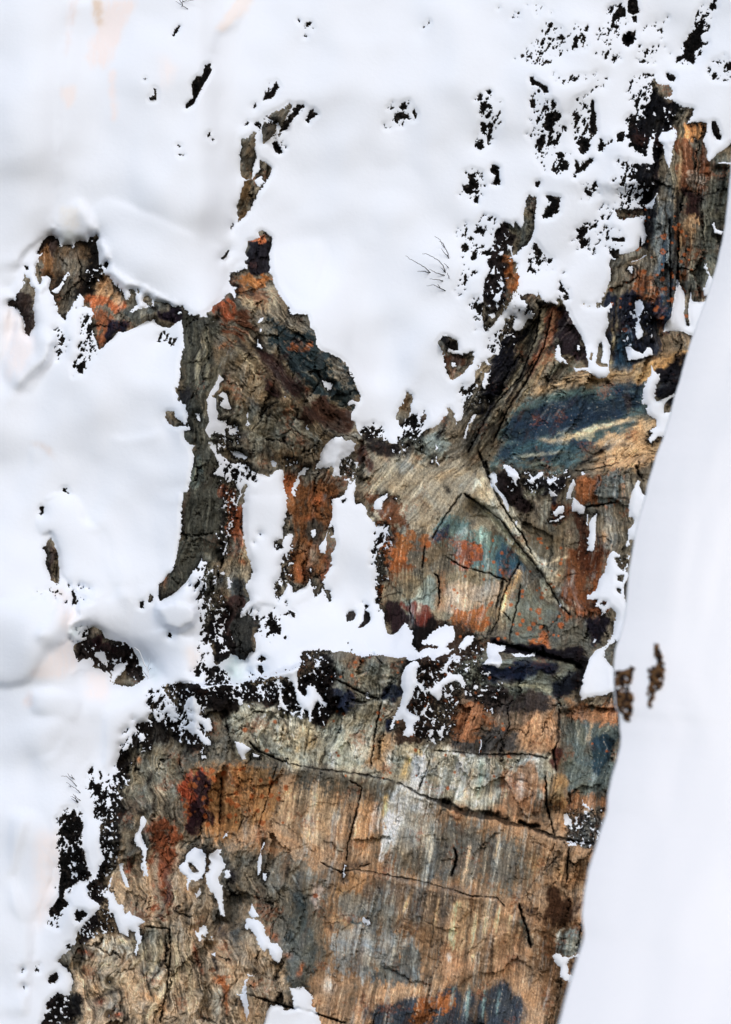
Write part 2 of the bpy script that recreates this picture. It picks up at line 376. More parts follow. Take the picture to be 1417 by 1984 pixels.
# rock showing again inside the snow lying on the rock
ROCK2 = polys("""
Q 1070,490 1100,520 1125,545 1100,560 1070,520
K 880,1110 920,1120 910,1160 870,1150
K 870,1200 900,1210 895,1240 870,1230
K 745,1300 800,1290 790,1320 760,1320
G 490,1080 500,1000 510,940 530,930 535,1000 520,1075 565,1080 570,1100 520,1100
G 455,1000 470,1010 460,1060 445,1050
E 245,1330 265,1290 275,1350 255,1400 245,1390
E 210,1300 240,1290 300,1320 280,1340
O 790,345 880,300 860,420 840,470 790,410
M 130,840 165,890 160,930 140,920 130,890
M 1140,100 1190,85 1210,110 1190,145 1140,160
M 1260,75 1300,100 1305,150 1260,195 1215,200 1260,150
I 985,1215 1030,1215 1040,1290 1020,1300 1000,1260
M 370,180 400,140 440,110 460,85 500,150 540,140 545,190 505,250 520,320 510,360 470,375 445,420 415,425 385,390 360,300
I 705,790 720,760 740,800 735,840 705,865
I 650,885 685,878 690,925 655,940
I 1020,815 1045,808 1055,830 1030,850
H 1030,1240 1058,1260 1040,1300 1015,1300
R 0,0 1,0 1,1
""")
# scattered specks: (density, outline) rock specks in snow, then snow flecks on rock
SPECK = polys("""
.22 C 330,200 430,140 500,180 500,330 260,350 190,350 300,260
.3 C 540,140 620,130 620,270 540,260
.3 C 740,60 800,20 850,60 820,150 760,260 720,160
.2 C 680,130 740,130 820,300 690,330
.14 C 930,110 1080,100 1060,190 960,200
.2 C 930,350 1100,290 1000,250 900,270
.35 C 1110,350 1200,180 1260,40 1330,60 1290,150 1230,330
.25 C 860,410 1000,400 960,600 860,560
.3 C 20,540 100,520 160,600 120,730 60,820 10,800 60,700
.2 C 320,430 400,560 480,600 500,800 520,940 380,930 330,800 320,600
.3 C 320,600 380,620 380,820 330,840
.3 C 380,880 520,880 530,940 380,930
.3 C 540,560 640,540 640,760 570,840
.3 C 690,390 750,400 720,480 640,520
.6 C 850,650 950,650 940,850 860,790
.3 C 800,900 930,900 940,1180 790,1180 800,1000
.28 C 640,1200 750,1130 770,1160 660,1230
.25 C 440,425 640,420 600,450 480,450
.2 C 1300,340 1417,300 1417,440 1290,420
.12 C 540,1230 850,1280 830,1360 560,1390
.16 C 600,960 700,990 690,1090 590,1080
.08 C 100,50 480,0 440,80 200,130
.15 B 1230,1230 1417,1180 1417,1417 1240,1400
.07 B 870,180 1040,110 1070,200 950,210
.12 B 840,560 960,540 980,650 830,720
.1 B 350,80 430,40 420,190 370,200
.2 B 1220,930 1340,950 1350,1060 1240,1110
.22 B 130,500 200,450 230,520 150,560
.2 B 90,660 220,640 260,800 200,800
.12 F 640,150 850,100 850,300 700,640 640,600 700,380
.25 F 740,640 850,600 850,860 780,860
.3 F 700,1240 830,1200 780,1417 700,1417
.25 F 1060,600 1200,640 1200,760 1060,720
.2 F 1140,260 1320,350 1300,470 1150,460
.3 F 880,880 960,860 950,1000 900,1030
.35 D 400,830 445,830 440,1050 400,990
.4 D 560,770 640,770 660,1000 590,1060 570,980
.35 D 500,1050 600,1030 590,1120 520,1160
.12 D 1060,860 1230,850 1220,940 1090,950
.3 D 640,410 720,430 660,600 560,590
.25 D 60,640 120,640 130,700 70,690
.4 J 240,80 420,0 420,160 250,200
.3 I 1200,80 1417,120 1400,200 1220,150
.35 L 1020,620 1200,650 1290,800 1290,1000 1100,900 1040,760
.3 L 1380,0 1417,0 1417,560 1340,540 1380,300
.2 L 860,860 960,840 920,1050 800,1120
.2 L 700,1150 820,1120 790,1300 740,1417
.45 L 520,200 640,180 600,300 520,320
.3 M 160,20 240,20 200,300 140,300
.2 M 480,80 700,100 700,300 500,260
.35 M 300,600 560,560 580,700 360,720
.4 Q 545,80 640,60 640,200 560,300 540,230
.4 Q 340,340 395,400 400,640 340,640
.3 Q 280,740 350,780 330,880 270,840
.35 Q 480,0 560,60 600,160 560,180 500,90
.4 Q 350,200 450,200 430,330 350,330
.12 Q 200,1060 240,1060 230,1130 200,1110
.2 H 230,1200 600,1200 560,1300 300,1240
.25 I 690,980 770,1000 760,1200 650,1280
.3 I 1340,780 1417,780 1400,1100 1330,1040
.2 I 60,1000 190,1040 200,1417 130,1400
.2 I 240,280 520,350 520,470 260,480
.25 I 1090,310 1170,290 1200,440 1090,420
.15 N 0,0 120,0 120,60 0,60
""")
FLECK = polys("""
.3 I 250,40 400,100 380,280 270,270 200,200
.22 I 250,360 420,360 520,400 430,480 260,470
.3 I 260,450 400,480 330,1020 270,980
.35 I 640,880 780,900 740,1180 640,1280
.35 I 680,330 840,340 720,370
.3 I 1080,300 1200,300 1200,440 1080,420
.2 I 170,1050 300,1080 300,1417 160,1417
.2 J 0,150 440,110 420,250 240,330 200,210
.12 J 440,250 560,220 540,400 470,400
.25 J 90,780 200,820 180,1180 100,1180
.3 M 160,0 330,40 330,400 190,300
.3 M 160,590 650,540 640,640 480,720 180,660
.3 M 800,370 1040,360 1040,560 860,620
.35 M 560,560 830,560 830,830 600,720
.3 M 920,600 1060,700 1000,860 900,860
.35 M 160,460 350,480 350,600 160,600
.35 N 380,430 560,430 560,600 380,800 500,960 380,970 340,760
.3 N 560,420 860,480 860,640 560,700
.3 N 400,640 680,560 600,960 460,1000
.2 N 640,350 830,260 800,480
.18 N 850,480 1000,620 800,900
.3 L 1130,600 1417,580 1417,1050 1280,980 1080,840
.3 L 920,860 1060,850 1000,1000 800,1200 750,1417 860,1417 900,1100 1080,1000
.35 Q 560,0 720,0 640,300 660,480 560,600 570,300
.25 Q 560,400 680,400 640,560 560,600
.3 Q 480,620 640,640 640,900 440,960
.3 Q 240,1240 400,1220 410,1417 230,1417
.25 Q 380,220 470,240 500,600 380,620
.15 F 840,380 1000,360 960,860 830,860
.15 F 920,130 1080,150 1000,400 900,330
.2 F 940,800 1190,640 1090,900 960,1010
.12 F 700,1200 860,1100 880,1380 720,1417
.12 G 600,640 860,640 900,900 700,1000
.1 C 860,650 1160,560 1100,720 950,860
.1 C 900,900 1040,880 1010,1150 940,1180
.2 L 510,290 960,300 1000,560 700,480
.12 D 620,200 690,230 690,600 560,600
.2 K 60,400 560,400 460,580 120,540
.15 K 860,960 960,1000 940,1200 860,1200
.15 O 720,0 860,40 800,140
.2 T 1000,200 1220,200 1200,420 1000,420
""")
# rock colours, with the shadow band under the ledge painted dark: r,g,b feather breakup outline
PAINT = polys("""
158,125,92 30 .3 Z 380,1490 560,1500 700,1560 1080,1560 1180,1560 1180,2200 560,2200 600,1780 480,1640 360,1620
152,132,106 26 .35 Z 100,2200 180,1760 260,1640 360,1640 560,1700 600,2200
112,106,92 20 .4 Z 480,1640 640,1690 640,1860 560,1900 500,1800 450,1700
86,84,76 12 .4 Z 430,1640 470,1700 480,1780 440,1850 420,1760
150,148,130 14 .3 Z 430,1370 600,1360 760,1400 830,1450 1080,1470 1080,1540 900,1560 700,1500 600,1480 450,1480
168,170,160 10 .5 Z 830,1450 1060,1480 1060,1540 900,1550 830,1500
172,138,100 10 .3 Z 740,1400 770,1420 755,1500 720,1490
165,122,86 16 .5 Z 950,1480 1070,1490 1060,1590 980,1580
165,170,172 10 .5 Z 800,1460 840,1480 820,1530 790,1510
50,62,82 12 .35 Z 700,2050 720,1960 760,1945 850,1920 960,1905 1010,1930 990,2050
175,95,35 6 .8 Z 805,1935 860,1925 870,1960 830,1984 800,1984
175,140,105 10 .4 Z 730,1900 850,1895 870,1915 760,1940 700,1950
140,142,138 14 .6 Z 640,1800 740,1780 800,1830 760,1880 650,1890
172,174,170 12 .6 Z 770,1510 860,1500 880,1540 800,1600 740,1680 720,1600
175,130,85 8 .5 Z 700,1540 745,1540 740,1600 700,1640
108,104,90 22 .4 Z 780,1600 900,1620 920,1710 780,1690
122,108,86 26 .5 Z 900,1620 1040,1640 1030,1720 900,1720
170,132,98 24 .3 Z 840,1760 1000,1780 1010,1890 860,1890
120,104,88 16 .4 Z 700,1700 900,1720 860,1790 680,1780
170,125,80 9 .5 Z 650,1700 720,1700 700,1760 640,1790
90,96,92 12 .4 Z 560,1720 600,1740 610,1900 570,1940 560,1820
165,150,140 6 .3 Z 600,1700 625,1710 625,1760 605,1750
178,118,64 16 .3 Z 360,1490 420,1480 540,1500 530,1590 420,1620 370,1620
205,75,22 5 .9 Z 350,1505 400,1495 400,1560 370,1590 350,1560
62,34,42 7 .4 Z 385,1500 420,1515 385,1620 362,1612
150,70,30 8 .7 Z 290,1590 340,1600 330,1700 310,1780 300,1700
130,58,26 6 .8 Z 240,1660 265,1660 270,1690 245,1690
158,138,112 14 .4 Z 160,1880 330,1820 320,1984 150,1984
160,155,140 10 .6 Z 210,1810 270,1820 260,1850 200,1840
120,118,104 10 .3 Z 270,1800 330,1810 310,1880 260,1880
185,95,35 5 .8 Z 400,1880 450,1900 440,1950 430,1910
118,118,105 8 .35 Z 640,1280 790,1275 770,1370 740,1400 640,1380
38,44,72 7 .4 Z 640,1335 700,1345 700,1375 650,1385
30,36,60 5 .3 Z 748,1325 775,1320 768,1365 745,1360
36,42,75 4 .3 Z 738,1392 760,1392 757,1410 738,1408
155,150,136 8 .4 Z 740,1365 770,1360 760,1395 735,1390
105,112,102 12 .3 Z 860,1270 1150,1280 1130,1330 1080,1390 880,1330
28,36,66 6 .4 Z 935,1290 1050,1288 1070,1310 960,1325
26,32,54 6 .4 Z 1070,1322 1130,1322 1125,1352 1090,1345
128,106,86 16 .5 Z 870,1350 1075,1350 1082,1450 860,1455
78,76,74 8 .6 Z 860,1440 990,1410 980,1455 870,1455
150,100,64 6 .9 Z 880,1370 960,1370 950,1420 880,1440
70,62,60 8 .6 Z 900,1330 1060,1340 1040,1380 920,1370
165,125,88 14 .3 Z 1000,1410 1085,1380 1080,1470 1010,1460
95,108,104 10 .3 Z 1100,1400 1205,1390 1190,1530 1100,1530
42,62,82 7 .5 Z 1140,1430 1200,1420 1190,1480 1150,1500
160,110,70 8 .5 Z 1100,1375 1200,1360 1200,1395 1110,1410
80,35,32 5 .4 Z 1072,1450 1095,1455 1085,1500 1075,1490
168,108,66 8 .5 Z 1100,1532 1180,1532 1175,1575 1100,1565
176,126,76 6 .4 Z 1060,1500 1095,1500 1090,1560 1060,1560
90,98,98 8 .5 Z 1100,1585 1170,1590 1160,1640 1100,1630
75,48,30 10 .6 Z 1060,1720 1120,1740 1120,1790 1060,1800
110,80,52 14 .6 Z 1050,1780 1130,1800 1120,1984 1080,1984 1050,1880
120,130,126 6 .4 Z 1085,1800 1125,1805 1120,1850 1085,1850
150,140,118 20 .35 Z 700,870 950,900 1000,1000 900,1050 720,1020
120,128,120 10 .5 Z 780,850 870,850 890,900 800,880
110,62,30 8 .7 Z 700,940 770,950 790,1020 740,1030
196,98,28 5 .95 Z 738,1045 795,1050 800,1075 770,1095 740,1110
170,96,44 6 .95 Z 790,1040 850,1050 840,1070 790,1075
165,85,32 8 .7 Z 740,1100 790,1080 770,1170 735,1190
132,122,98 16 .35 Z 750,1100 980,1100 960,1235 750,1200
122,134,124 8 .4 Z 815,1110 850,1110 850,1170 800,1200
96,114,120 10 .5 Z 850,1000 1000,1050 990,1110 900,1090 850,1060
50,82,110 7 .4 Z 960,1055 1006,1060 1000,1112 968,1112
58,62,92 6 .5 Z 850,1030 885,1025 875,1060 850,1060
168,150,128 8 .6 Z 870,1140 980,1130 970,1170 860,1175
190,98,32 6 .8 Z 885,1170 945,1170 935,1230 885,1220
150,84,56 5 .99 Z 870,1050 930,1055 930,1095 880,1100
112,118,106 10 .3 Z 1000,1130 1090,1180 1100,1245 980,1245
205,102,30 4 .7 Z 1028,1235 1080,1230 1078,1255 1030,1255
76,94,104 14 .4 Z 940,900 1010,780 1100,735 1265,735 1265,800 1180,870 1080,910 960,910
42,58,84 10 .5 Z 990,815 1090,780 1255,750 1235,805 1100,835 985,852
44,60,84 8 .4 Z 960,870 1080,850 1180,860 1080,890 960,890
150,145,118 6 .7 Z 1060,845 1180,825 1180,840 1080,860
150,124,90 12 .3 Z 1010,770 1100,728 1300,680 1335,680 1310,730 1150,748
195,138,78 6 .6 Z 1190,712 1325,680 1335,700 1230,738
120,102,78 8 .4 Z 1270,640 1340,645 1330,690 1270,690
28,28,44 7 .4 Z 1270,715 1335,700 1320,780 1280,780
172,140,100 9 .4 Z 1160,870 1200,840 1285,815 1285,860 1250,905 1150,905
172,92,40 8 .5 Z 1110,930 1200,918 1207,980 1110,972
104,118,118 5 .7 Z 1160,925 1200,915 1200,970 1160,970
152,76,26 9 .5 Z 1090,1060 1160,1060 1190,1150 1150,1200 1080,1185 1100,1100
86,46,26 9 .5 Z 1120,990 1175,1060 1150,1130 1125,1080
110,100,80 14 .4 Z 1015,1020 1110,1000 1100,1080 1060,1130
170,84,30 6 .4 Z 1080,1185 1160,1180 1165,1200 1110,1210
112,60,30 7 .5 Z 1060,970 1110,980 1100,1020 1070,1010
48,34,36 7 .4 Z 970,930 1020,930 1020,1000 985,980
40,38,48 6 .4 Z 1020,930 1090,925 1080,970 1040,960
166,160,138 6 .3 Z 925,925 960,950 1050,1090 1100,1180 1085,1180 1000,1060 925,975
100,100,90 8 .3 Z 1050,1190 1160,1200 1150,1260 1080,1270
38,34,48 6 .4 Z 1130,1190 1190,1200 1180,1240 1140,1250
76,77,68 12 .3 Z 350,600 420,620 430,900 440,1060 400,1160 310,1140 360,900
105,102,86 8 .5 Z 380,620 420,640 420,780 380,760
92,108,106 7 .4 Z 372,880 402,900 400,965 372,960
48,48,52 6 .4 Z 350,720 365,740 370,800 352,790
106,90,66 16 .4 Z 430,640 520,700 640,820 620,900 480,880 430,780
52,50,50 12 .45 Z 540,590
46,58,68 8 .8 Z 590,640 640,650 690,740 640,740 620,620 700,780 640,790 570,720 510,620
58,36,34 9 .4 Z 490,680 560,690 590,770 520,770
72,46,34 8 .5 Z 580,790 690,790 680,830 560,830
150,68,28 6 .6 Z 408,600 450,565 462,610 420,622
95,52,28 8 .6 Z 410,620 480,600 480,650 430,650
160,135,100 7 .4 Z 470,555 500,565 530,600 500,610 480,590
44,42,52 5 .3 Z 478,470 526,470 526,530 478,530
228,112,50 3 .4 Z 480,457 510,461 508,471 482,472
185,105,38 5 .7 Z 455,535 525,535 520,550 460,562
60,58,54 5 .3 Z 480,552 508,552 506,570 482,568
178,92,38 6 .7 Z 565,655 600,660 600,685 570,675
24,24,42 8 .4 Z 950,720 1040,590 1050,640 980,760 925,830 900,860
108,98,78 8 .3 Z 1035,590 1095,590 1070,670 1010,760 960,870 900,910 925,830 1005,700
120,66,38 4 .6 Z 1072,600 1092,610 1055,700 1042,690
54,42,50 5 .3 Z 1082,600 1115,630 1145,705 1115,708 1084,690
90,92,76 8 .3 Z 1080,700 1130,715 1100,735 1060,740
122,116,92 6 .4 Z 1000,380 1030,440 1005,470 985,440
46,38,40 6 .4 Z 945,430 990,440 985,560 940,640
176,96,36 4 .6 Z 985,500 1003,502 1002,545 975,545
98,92,74 6 .3 Z 975,590 1000,560 970,610 950,640
86,94,96 9 .4 Z 1272,400 1320,330 1318,560 1280,640 1262,600 1268,450
14,15,30 6 .2 Z 1205,160 1300,180 1330,200 1290,260 1288,340 1272,440 1250,520 1240,400 1215,280
118,110,88 6 .3 Z 1310,240 1330,260 1322,400 1310,450
210,128,62 4 .4 Z 1320,236 1370,236 1366,262 1328,262
120,72,44 8 .6 Z 1318,262 1372,280 1372,380 1330,410 1316,350
140,125,110 5 .7 Z 1320,320 1365,330 1355,360 1325,360
52,30,32 6 .3 Z 1318,372 1357,372 1352,432 1324,432
80,84,76 10 .3 Z 1372,310 1420,300 1420,400 1395,560 1340,560 1352,440
126,68,26 5 .4 Z 1322,436 1344,430 1338,552 1314,540
150,120,84 5 .5 Z 1336,420 1352,420 1348,470 1338,470
170,96,50 8 .7 Z 1220,530 1265,520 1262,595 1222,580
112,106,92 8 .4 Z 1190,490 1230,500 1220,560 1190,560
36,40,64 8 .45 Z 1180,590 1290,580 1282,680 1180,705
58,80,106 6 .5 Z 1190,645 1212,640 1212,720 1190,722
40,62,92 6 .5 Z 1280,540 1300,545 1296,610 1270,640
98,78,56 10 .4 Z 60,455 200,455 200,560 150,600 100,580
70,52,46 6 .4 Z 70,455 115,460 120,500 80,500
120,82,44 5 .6 Z 65,510 90,480 110,520 90,545
98,90,76 6 .3 Z 130,500 170,500 160,590 120,620
192,92,38 5 .6 Z 165,565 240,572 255,600 205,610 180,598
165,130,92 6 .4 Z 190,535 235,550 245,580 190,575
170,88,44 6 .6 Z 178,600 215,615 212,660 188,678
28,28,52 5 .4 Z 205,640 240,628 250,640 210,668
90,92,84 5 .3 Z 230,600 310,595 300,620 250,635
40,28,48 5 .3 Z 300,595 352,592 345,632 310,630
62,48,44 6 .4 Z 20,560 70,560 65,660 45,640
150,84,34 8 .5 Z 555,905 655,915 655,1000 600,1120 560,1120
112,110,98 6 .4 Z 575,912 625,908 645,925 600,950
78,70,60 8 .6 Z 575,1010 640,1010 630,1060 580,1050
165,78,34 5 .5 Z 440,930 472,985 472,1052 443,1040
140,128,104 7 .4 Z 420,1070 480,1070 488,1120 425,1110
70,78,80 7 .4 Z 435,1120 470,1120 470,1190 440,1190
110,108,92 8 .4 Z 395,1080 425,1090 420,1180 400,1180
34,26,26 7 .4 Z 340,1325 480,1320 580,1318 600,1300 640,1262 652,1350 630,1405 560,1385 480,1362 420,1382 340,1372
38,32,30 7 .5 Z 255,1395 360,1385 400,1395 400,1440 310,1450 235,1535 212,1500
40,38,36 7 .6 Z 180,1650 212,1500 240,1560 230,1640 210,1700 190,1760 140,1800
54,46,50 7 .5 Z 165,1720 200,1740 190,1800 140,1850
34,32,34 7 .5 Z 80,1984 95,1920 140,1920 145,1984
112,108,92 8 .4 Z 245,1450 300,1440 350,1480 340,1560 250,1530
70,52,40 8 .6 Z 790,1190 905,1215 930,1270 865,1310 850,1350 820,1440 760,1440 780,1330
26,22,24 5 .5 Z 790,1195 850,1205 830,1270 790,1290
30,26,40 5 .3 Z 945,1232 1010,1245 1140,1265 1130,1300 1060,1285 950,1255
26,22,30 6 .3 Z 1110,1270 1140,1280 1135,1350 1125,1350
54,36,42 5 .3 Z 742,1185 790,1180 790,1210 760,1235
120,50,36 5 .5 Z 795,1175 825,1185 820,1215 795,1210
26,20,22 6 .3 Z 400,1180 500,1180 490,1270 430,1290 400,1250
90,88,76 5 .3 Z 455,1210 490,1220 480,1270 460,1260
70,50,46 5 .3 Z 430,1160 465,1160 455,1230 440,1230
54,44,42 5 .4 L 510,280 960,300 1000,560 700,500 620,420 510,420
64,36,40 4 .4 L 600,280 780,285 760,340 620,350
80,64,60 5 .3 H 300,880 400,960 410,1170 340,1140
96,84,66 5 .4 B 20,740 110,740 90,980 20,980
110,88,58 5 .4 B 0,1000 90,1000 60,1160 0,1220
92,74,54 4 .4 F 250,1280 350,1280 350,1417 250,1417
88,52,32 5 .5 F 580,1010 780,1010 740,1100 580,1090
26,20,20 5 .4 F 520,885 665,900 665,985 560,970
110,108,94 12 .5 Z 400,780 560,800 620,860 480,880 400,850
52,50,52 2 .3 M 1120,70 1320,60 1320,210 1200,210 1120,170
60,62,60 3 .4 M 365,180 460,85 560,140 530,360 445,430 380,390
112,108,98 14 .5 Z 780,1610 900,1600 1000,1630 1000,1720 860,1700 760,1680
128,124,112 12 .5 Z 660,1720 760,1740 740,1800 640,1790
96,100,98 10 .6 Z 700,1870 820,1850 820,1895 720,1900
186,154,116 14 .5 Z 870,1750 960,1760 940,1860 860,1840
176,146,110 12 .5 Z 560,1520 660,1540 640,1640 560,1620
150,146,134 9 .5 Z 770,1560 850,1580 840,1640 780,1640
180,172,150 8 .5 Z 500,1390 560,1380 590,1420 540,1450
100,98,84 5 .4 F 1040,150 1190,60 1170,230 1060,300
30,28,26 6 .5 D 620,190 690,230 690,420 650,590 560,590
120,64,36 5 .6 I 290,480 380,500 390,640 330,660
50,44,44 6 .4 J 0,140 220,160 240,240 60,260
90,48,30 6 .5 J 0,230 60,260 60,400 0,380
""")
# cracks, some widened into dark grooves for the shade under ledges: half width px, depth m, line
CRACK = polys("""
3 .35 Z 767,1514 818,1541 859,1555 897,1572 955,1582 989,1596 1027,1602 1078,1623 1156,1637
7 .6 Z 850,1552 875,1562 897,1572 930,1578 960,1583 989,1596
5 .45 Z 1000,1590 1027,1602 1050,1600
1.6 .2 Z 674,1510 702,1527 688,1585 674,1637 671,1671
1.6 .2 Z 688,1684 720,1672
1.8 .2 Z 620,1670 640,1680 660,1690 690,1684 750,1695 818,1708 870,1722 914,1736 962,1739 982,1760
2.2 .3 Z 649,1315 697,1341 740,1358
1.8 .25 Z 740,1358 728,1414 717,1493
1.6 .2 Z 793,1160 797,1200
2 .22 Z 824,1054 818,1105
2 .25 Z 838,1108 850,1118 852,1161 849,1180
1.8 .22 Z 1010,1088 990,1120 971,1167 965,1200 948,1233
1.8 .22 Z 1010,1127 1005,1160 985,1245
1.6 .2 Z 972,1183 985,1196 990,1208
2.2 .25 Z 897,955 940,983 977,1014 999,1048 1039,1096 1064,1133 1087,1175 1110,1195
2 .25 Z 943,918 965,964 988,1003 1013,1037 1033,1077
1.8 .2 Z 898,952 864,998 835,1048
1.4 .15 Z 865,1080 900,1100 950,1112 990,1130
1.8 .25 Z 840,1455 869,1456 940,1462 1019,1462 1067,1470
2 .28 Z 1057,1499 1059,1561 1078,1630
2 .28 Z 1102,1640 1098,1712
2 .25 Z 1084,1369 1083,1431 1072,1460 1080,1500
4.5 .5 Z 950,1243 992,1252 1063,1272 1108,1283 1131,1297
2 .3 Z 480,1927 514,1937 558,1951 616,1965 674,1984
3 .3 Z 1004,1748 1023,1807 1030,1841
2 .25 Z 277,1794 304,1797 328,1800 331,1842 324,1910 310,1984
2 .25 Z 480,1434 500,1455 560,1480 620,1490 700,1500 767,1514
1.6 .2 Z 1108,913 1148,910 1204,896
2 .25 Z 1130,982 1148,981 1198,972
2 .3 Z 1047,598 1039,654 1010,730 968,775 948,800 905,880
2 .3 Z 1070,600 1055,670 1020,740 985,790 955,860
1.6 .2 Z 1040,690 1015,730 990,760
2.5 .3 Z 1312,360 1314,450 1312,560
2 .25 Z 1298,420 1300,600
3 .35 Z 880,1640 886,1660 874,1700
1.5 .2 Z 835,1470 808,1540
1.4 .15 Z 540,1470 500,1610
1.6 .2 Z 430,1500 425,1600
1.8 .2 Z 960,1183 975,1120
2.4 .3 Z 940,890 950,930 925,870
1.6 .2 Z 800,868 830,882
1.6 .2 Z 700,1240 745,1290
""")
# steps in the rock or the snow: height m, fade px, sharp px, line (raised on the right hand walking along it)
STEP_R = polys("""
.5 120 4 Z 420,1478 560,1480 700,1500 767,1514 860,1555 955,1582 1078,1623 1180,1645
.35 90 4 Z 620,1670 750,1695 870,1722 962,1739 1030,1800
.6 140 4 Z 340,1330 480,1320 640,1270 790,1275 950,1275 1060,1285 1130,1310
.35 90 3 Z 840,1455 940,1462 1080,1470
-.5 120 4 Z 897,955 940,983 999,1048 1064,1133 1100,1190
.5 90 4 Z 430,640 520,700 580,780 640,830 700,850
-.45 70 3 Z 1047,598 1010,730 948,800 900,900
.4 80 4 Z 960,900 1060,930 1150,910 1280,880
.5 60 3 Z 1130,1365 1085,1380 1083,1500 1100,1570
-.5 80 4 Z 1265,350 1262,480 1240,600 1200,720
.5 60 3 Z 1312,240 1314,450 1300,640
.4 60 3 Z 425,930 440,1060 400,1160
""")
STEP_S = polys("""
.28 70 7 Z 86,459 113,437 120,388 118,360 115,300 118,247 118,169 125,141 127,95 134,53 132,-20
.3 40 5 Z 148,378 166,406 192,452 206,485 217,521 248,544 282,558 319,578 361,602
-.35 60 12 Z 524,485 533,541 553,569 584,592 604,614 640,670 690,740
-.3 40 8 Z 643,620 658,640 669,682 677,716 691,747
.25 40 8 Z 209,1155 226,1138 223,1119 210,1082 209,1054 198,1028 161,1009
.55 50 4 Z 154,1290 138,1233 138,1211 154,1191 150,1177 144,1150
.3 30 4 Z 282,1318 212,1307 198,1300 161,1301 116,1315
.4 40 5 Z 389,1165 389,1177 375,1208 347,1223 319,1211 301,1177 302,1160
-.5 60 6 Z 172,1212 226,1239 268,1253 310,1295 325,1321
.12 25 4 Z 56,1466 85,1470 104,1462 124,1431 130,1406 113,1394
-.3 40 5 Z 40,500 45,540 20,590
.3 40 5 Z 118,640 90,700 20,760
.25 40 4 Z 70,560 66,600 70,640
.25 40 4 Z 122,605 110,570 85,560 70,590
.3 35 4 Z 60,1240 100,1200 118,1170 100,1150
-.3 60 6 Z 60,1350 62,1320 100,1260 125,1235
-.18 50 6 Z 60,860 100,865 105,890 122,940 134,950
.3 60 8 Z 480,1110 455,1130 475,1160 520,1165
.2 50 8 Z 60,1560 20,1700 60,1800 50,1984
-.3 60 10 Z 470,1310 560,1290 640,1240 780,1230
.08 30 3 Z 200,840 240,850 290,842 320,825
.15 60 6 Z 480,0 455,50 420,65 410,120
.12 60 6 Z 620,450 625,500 600,600 660,700
""")
# dirty or icy tints in the snow, and blue-green shade painted into its hollows: r,g,b feather outline
TINT = polys("""
238,222,216 6 A 520,0 760,0 700,110 650,210 610,330 570,390 545,350 510,375 480,330 500,220 540,170 510,90
205,182,155 4 A 510,0 560,0 560,130 540,150 515,80
236,222,214 5 A 1320,-40 1410,-20 1360,60 1300,110 1240,170 1185,165
225,212,208 4 A 375,0 430,0 390,200 360,330 365,250
238,226,222 4 A 330,480 410,460 420,520 400,580 370,595 345,540
240,228,226 4 A 600,380 640,385 630,500 650,620 620,680 600,500
242,232,230 10 D 30,700 140,720 170,820 245,940 180,1080 60,1220 30,1000
240,228,224 8 L 220,500 400,340 480,260 530,400 530,480 410,550 220,545
240,230,228 10 L 380,0 540,90 480,230 420,200
228,216,214 4 L 150,730 215,620 225,700 190,755
242,232,230 8 L 590,510 740,510 740,700 590,680
175,182,178 4 D 385,260 420,170 470,160 560,200 545,250 480,245 415,280
225,222,216 6 D 395,130 430,0 540,0 540,160 470,160
242,232,230 12 Q 200,330 340,330 330,700 200,900
232,222,216 8 L 1280,300 1380,380 1340,520 1280,420
242,234,234 10 A 880,300 980,370 900,500
222,214,212 4 H 200,200 270,195 370,260 370,320 300,250
225,216,212 5 H 350,1220 400,1200 500,1260 470,1300 380,1260
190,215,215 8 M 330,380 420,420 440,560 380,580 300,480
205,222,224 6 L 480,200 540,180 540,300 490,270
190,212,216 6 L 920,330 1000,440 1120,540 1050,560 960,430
""")
RIDGE = """Z 1450,-300 1440,0 1428,200 1417,335 1411,400 1406,442 1394,499 1381,547 1367,586 1346,646 1330,694 1322,725 1313,753 1301,800 1286,851 1272,885 1260,927 1253,958 1243,992 1234,1026 1228,1062 1221,1102 1217,1139 1215,1167 1211,1202 1203,1233 1194,1259 1191,1287 1190,1318 1191,1343 1193,1369 1201,1386 1203,1414 1205,1431 1203,1451 1196,1479 1187,1507 1180,1541 1177,1578 1165,1613 1155,1647 1141,1691 1134,1732 1129,1773 1133,1818 1126,1845 1115,1879 1105,1910 1095,1947 1086,1984 1060,2060 1000,2300"""
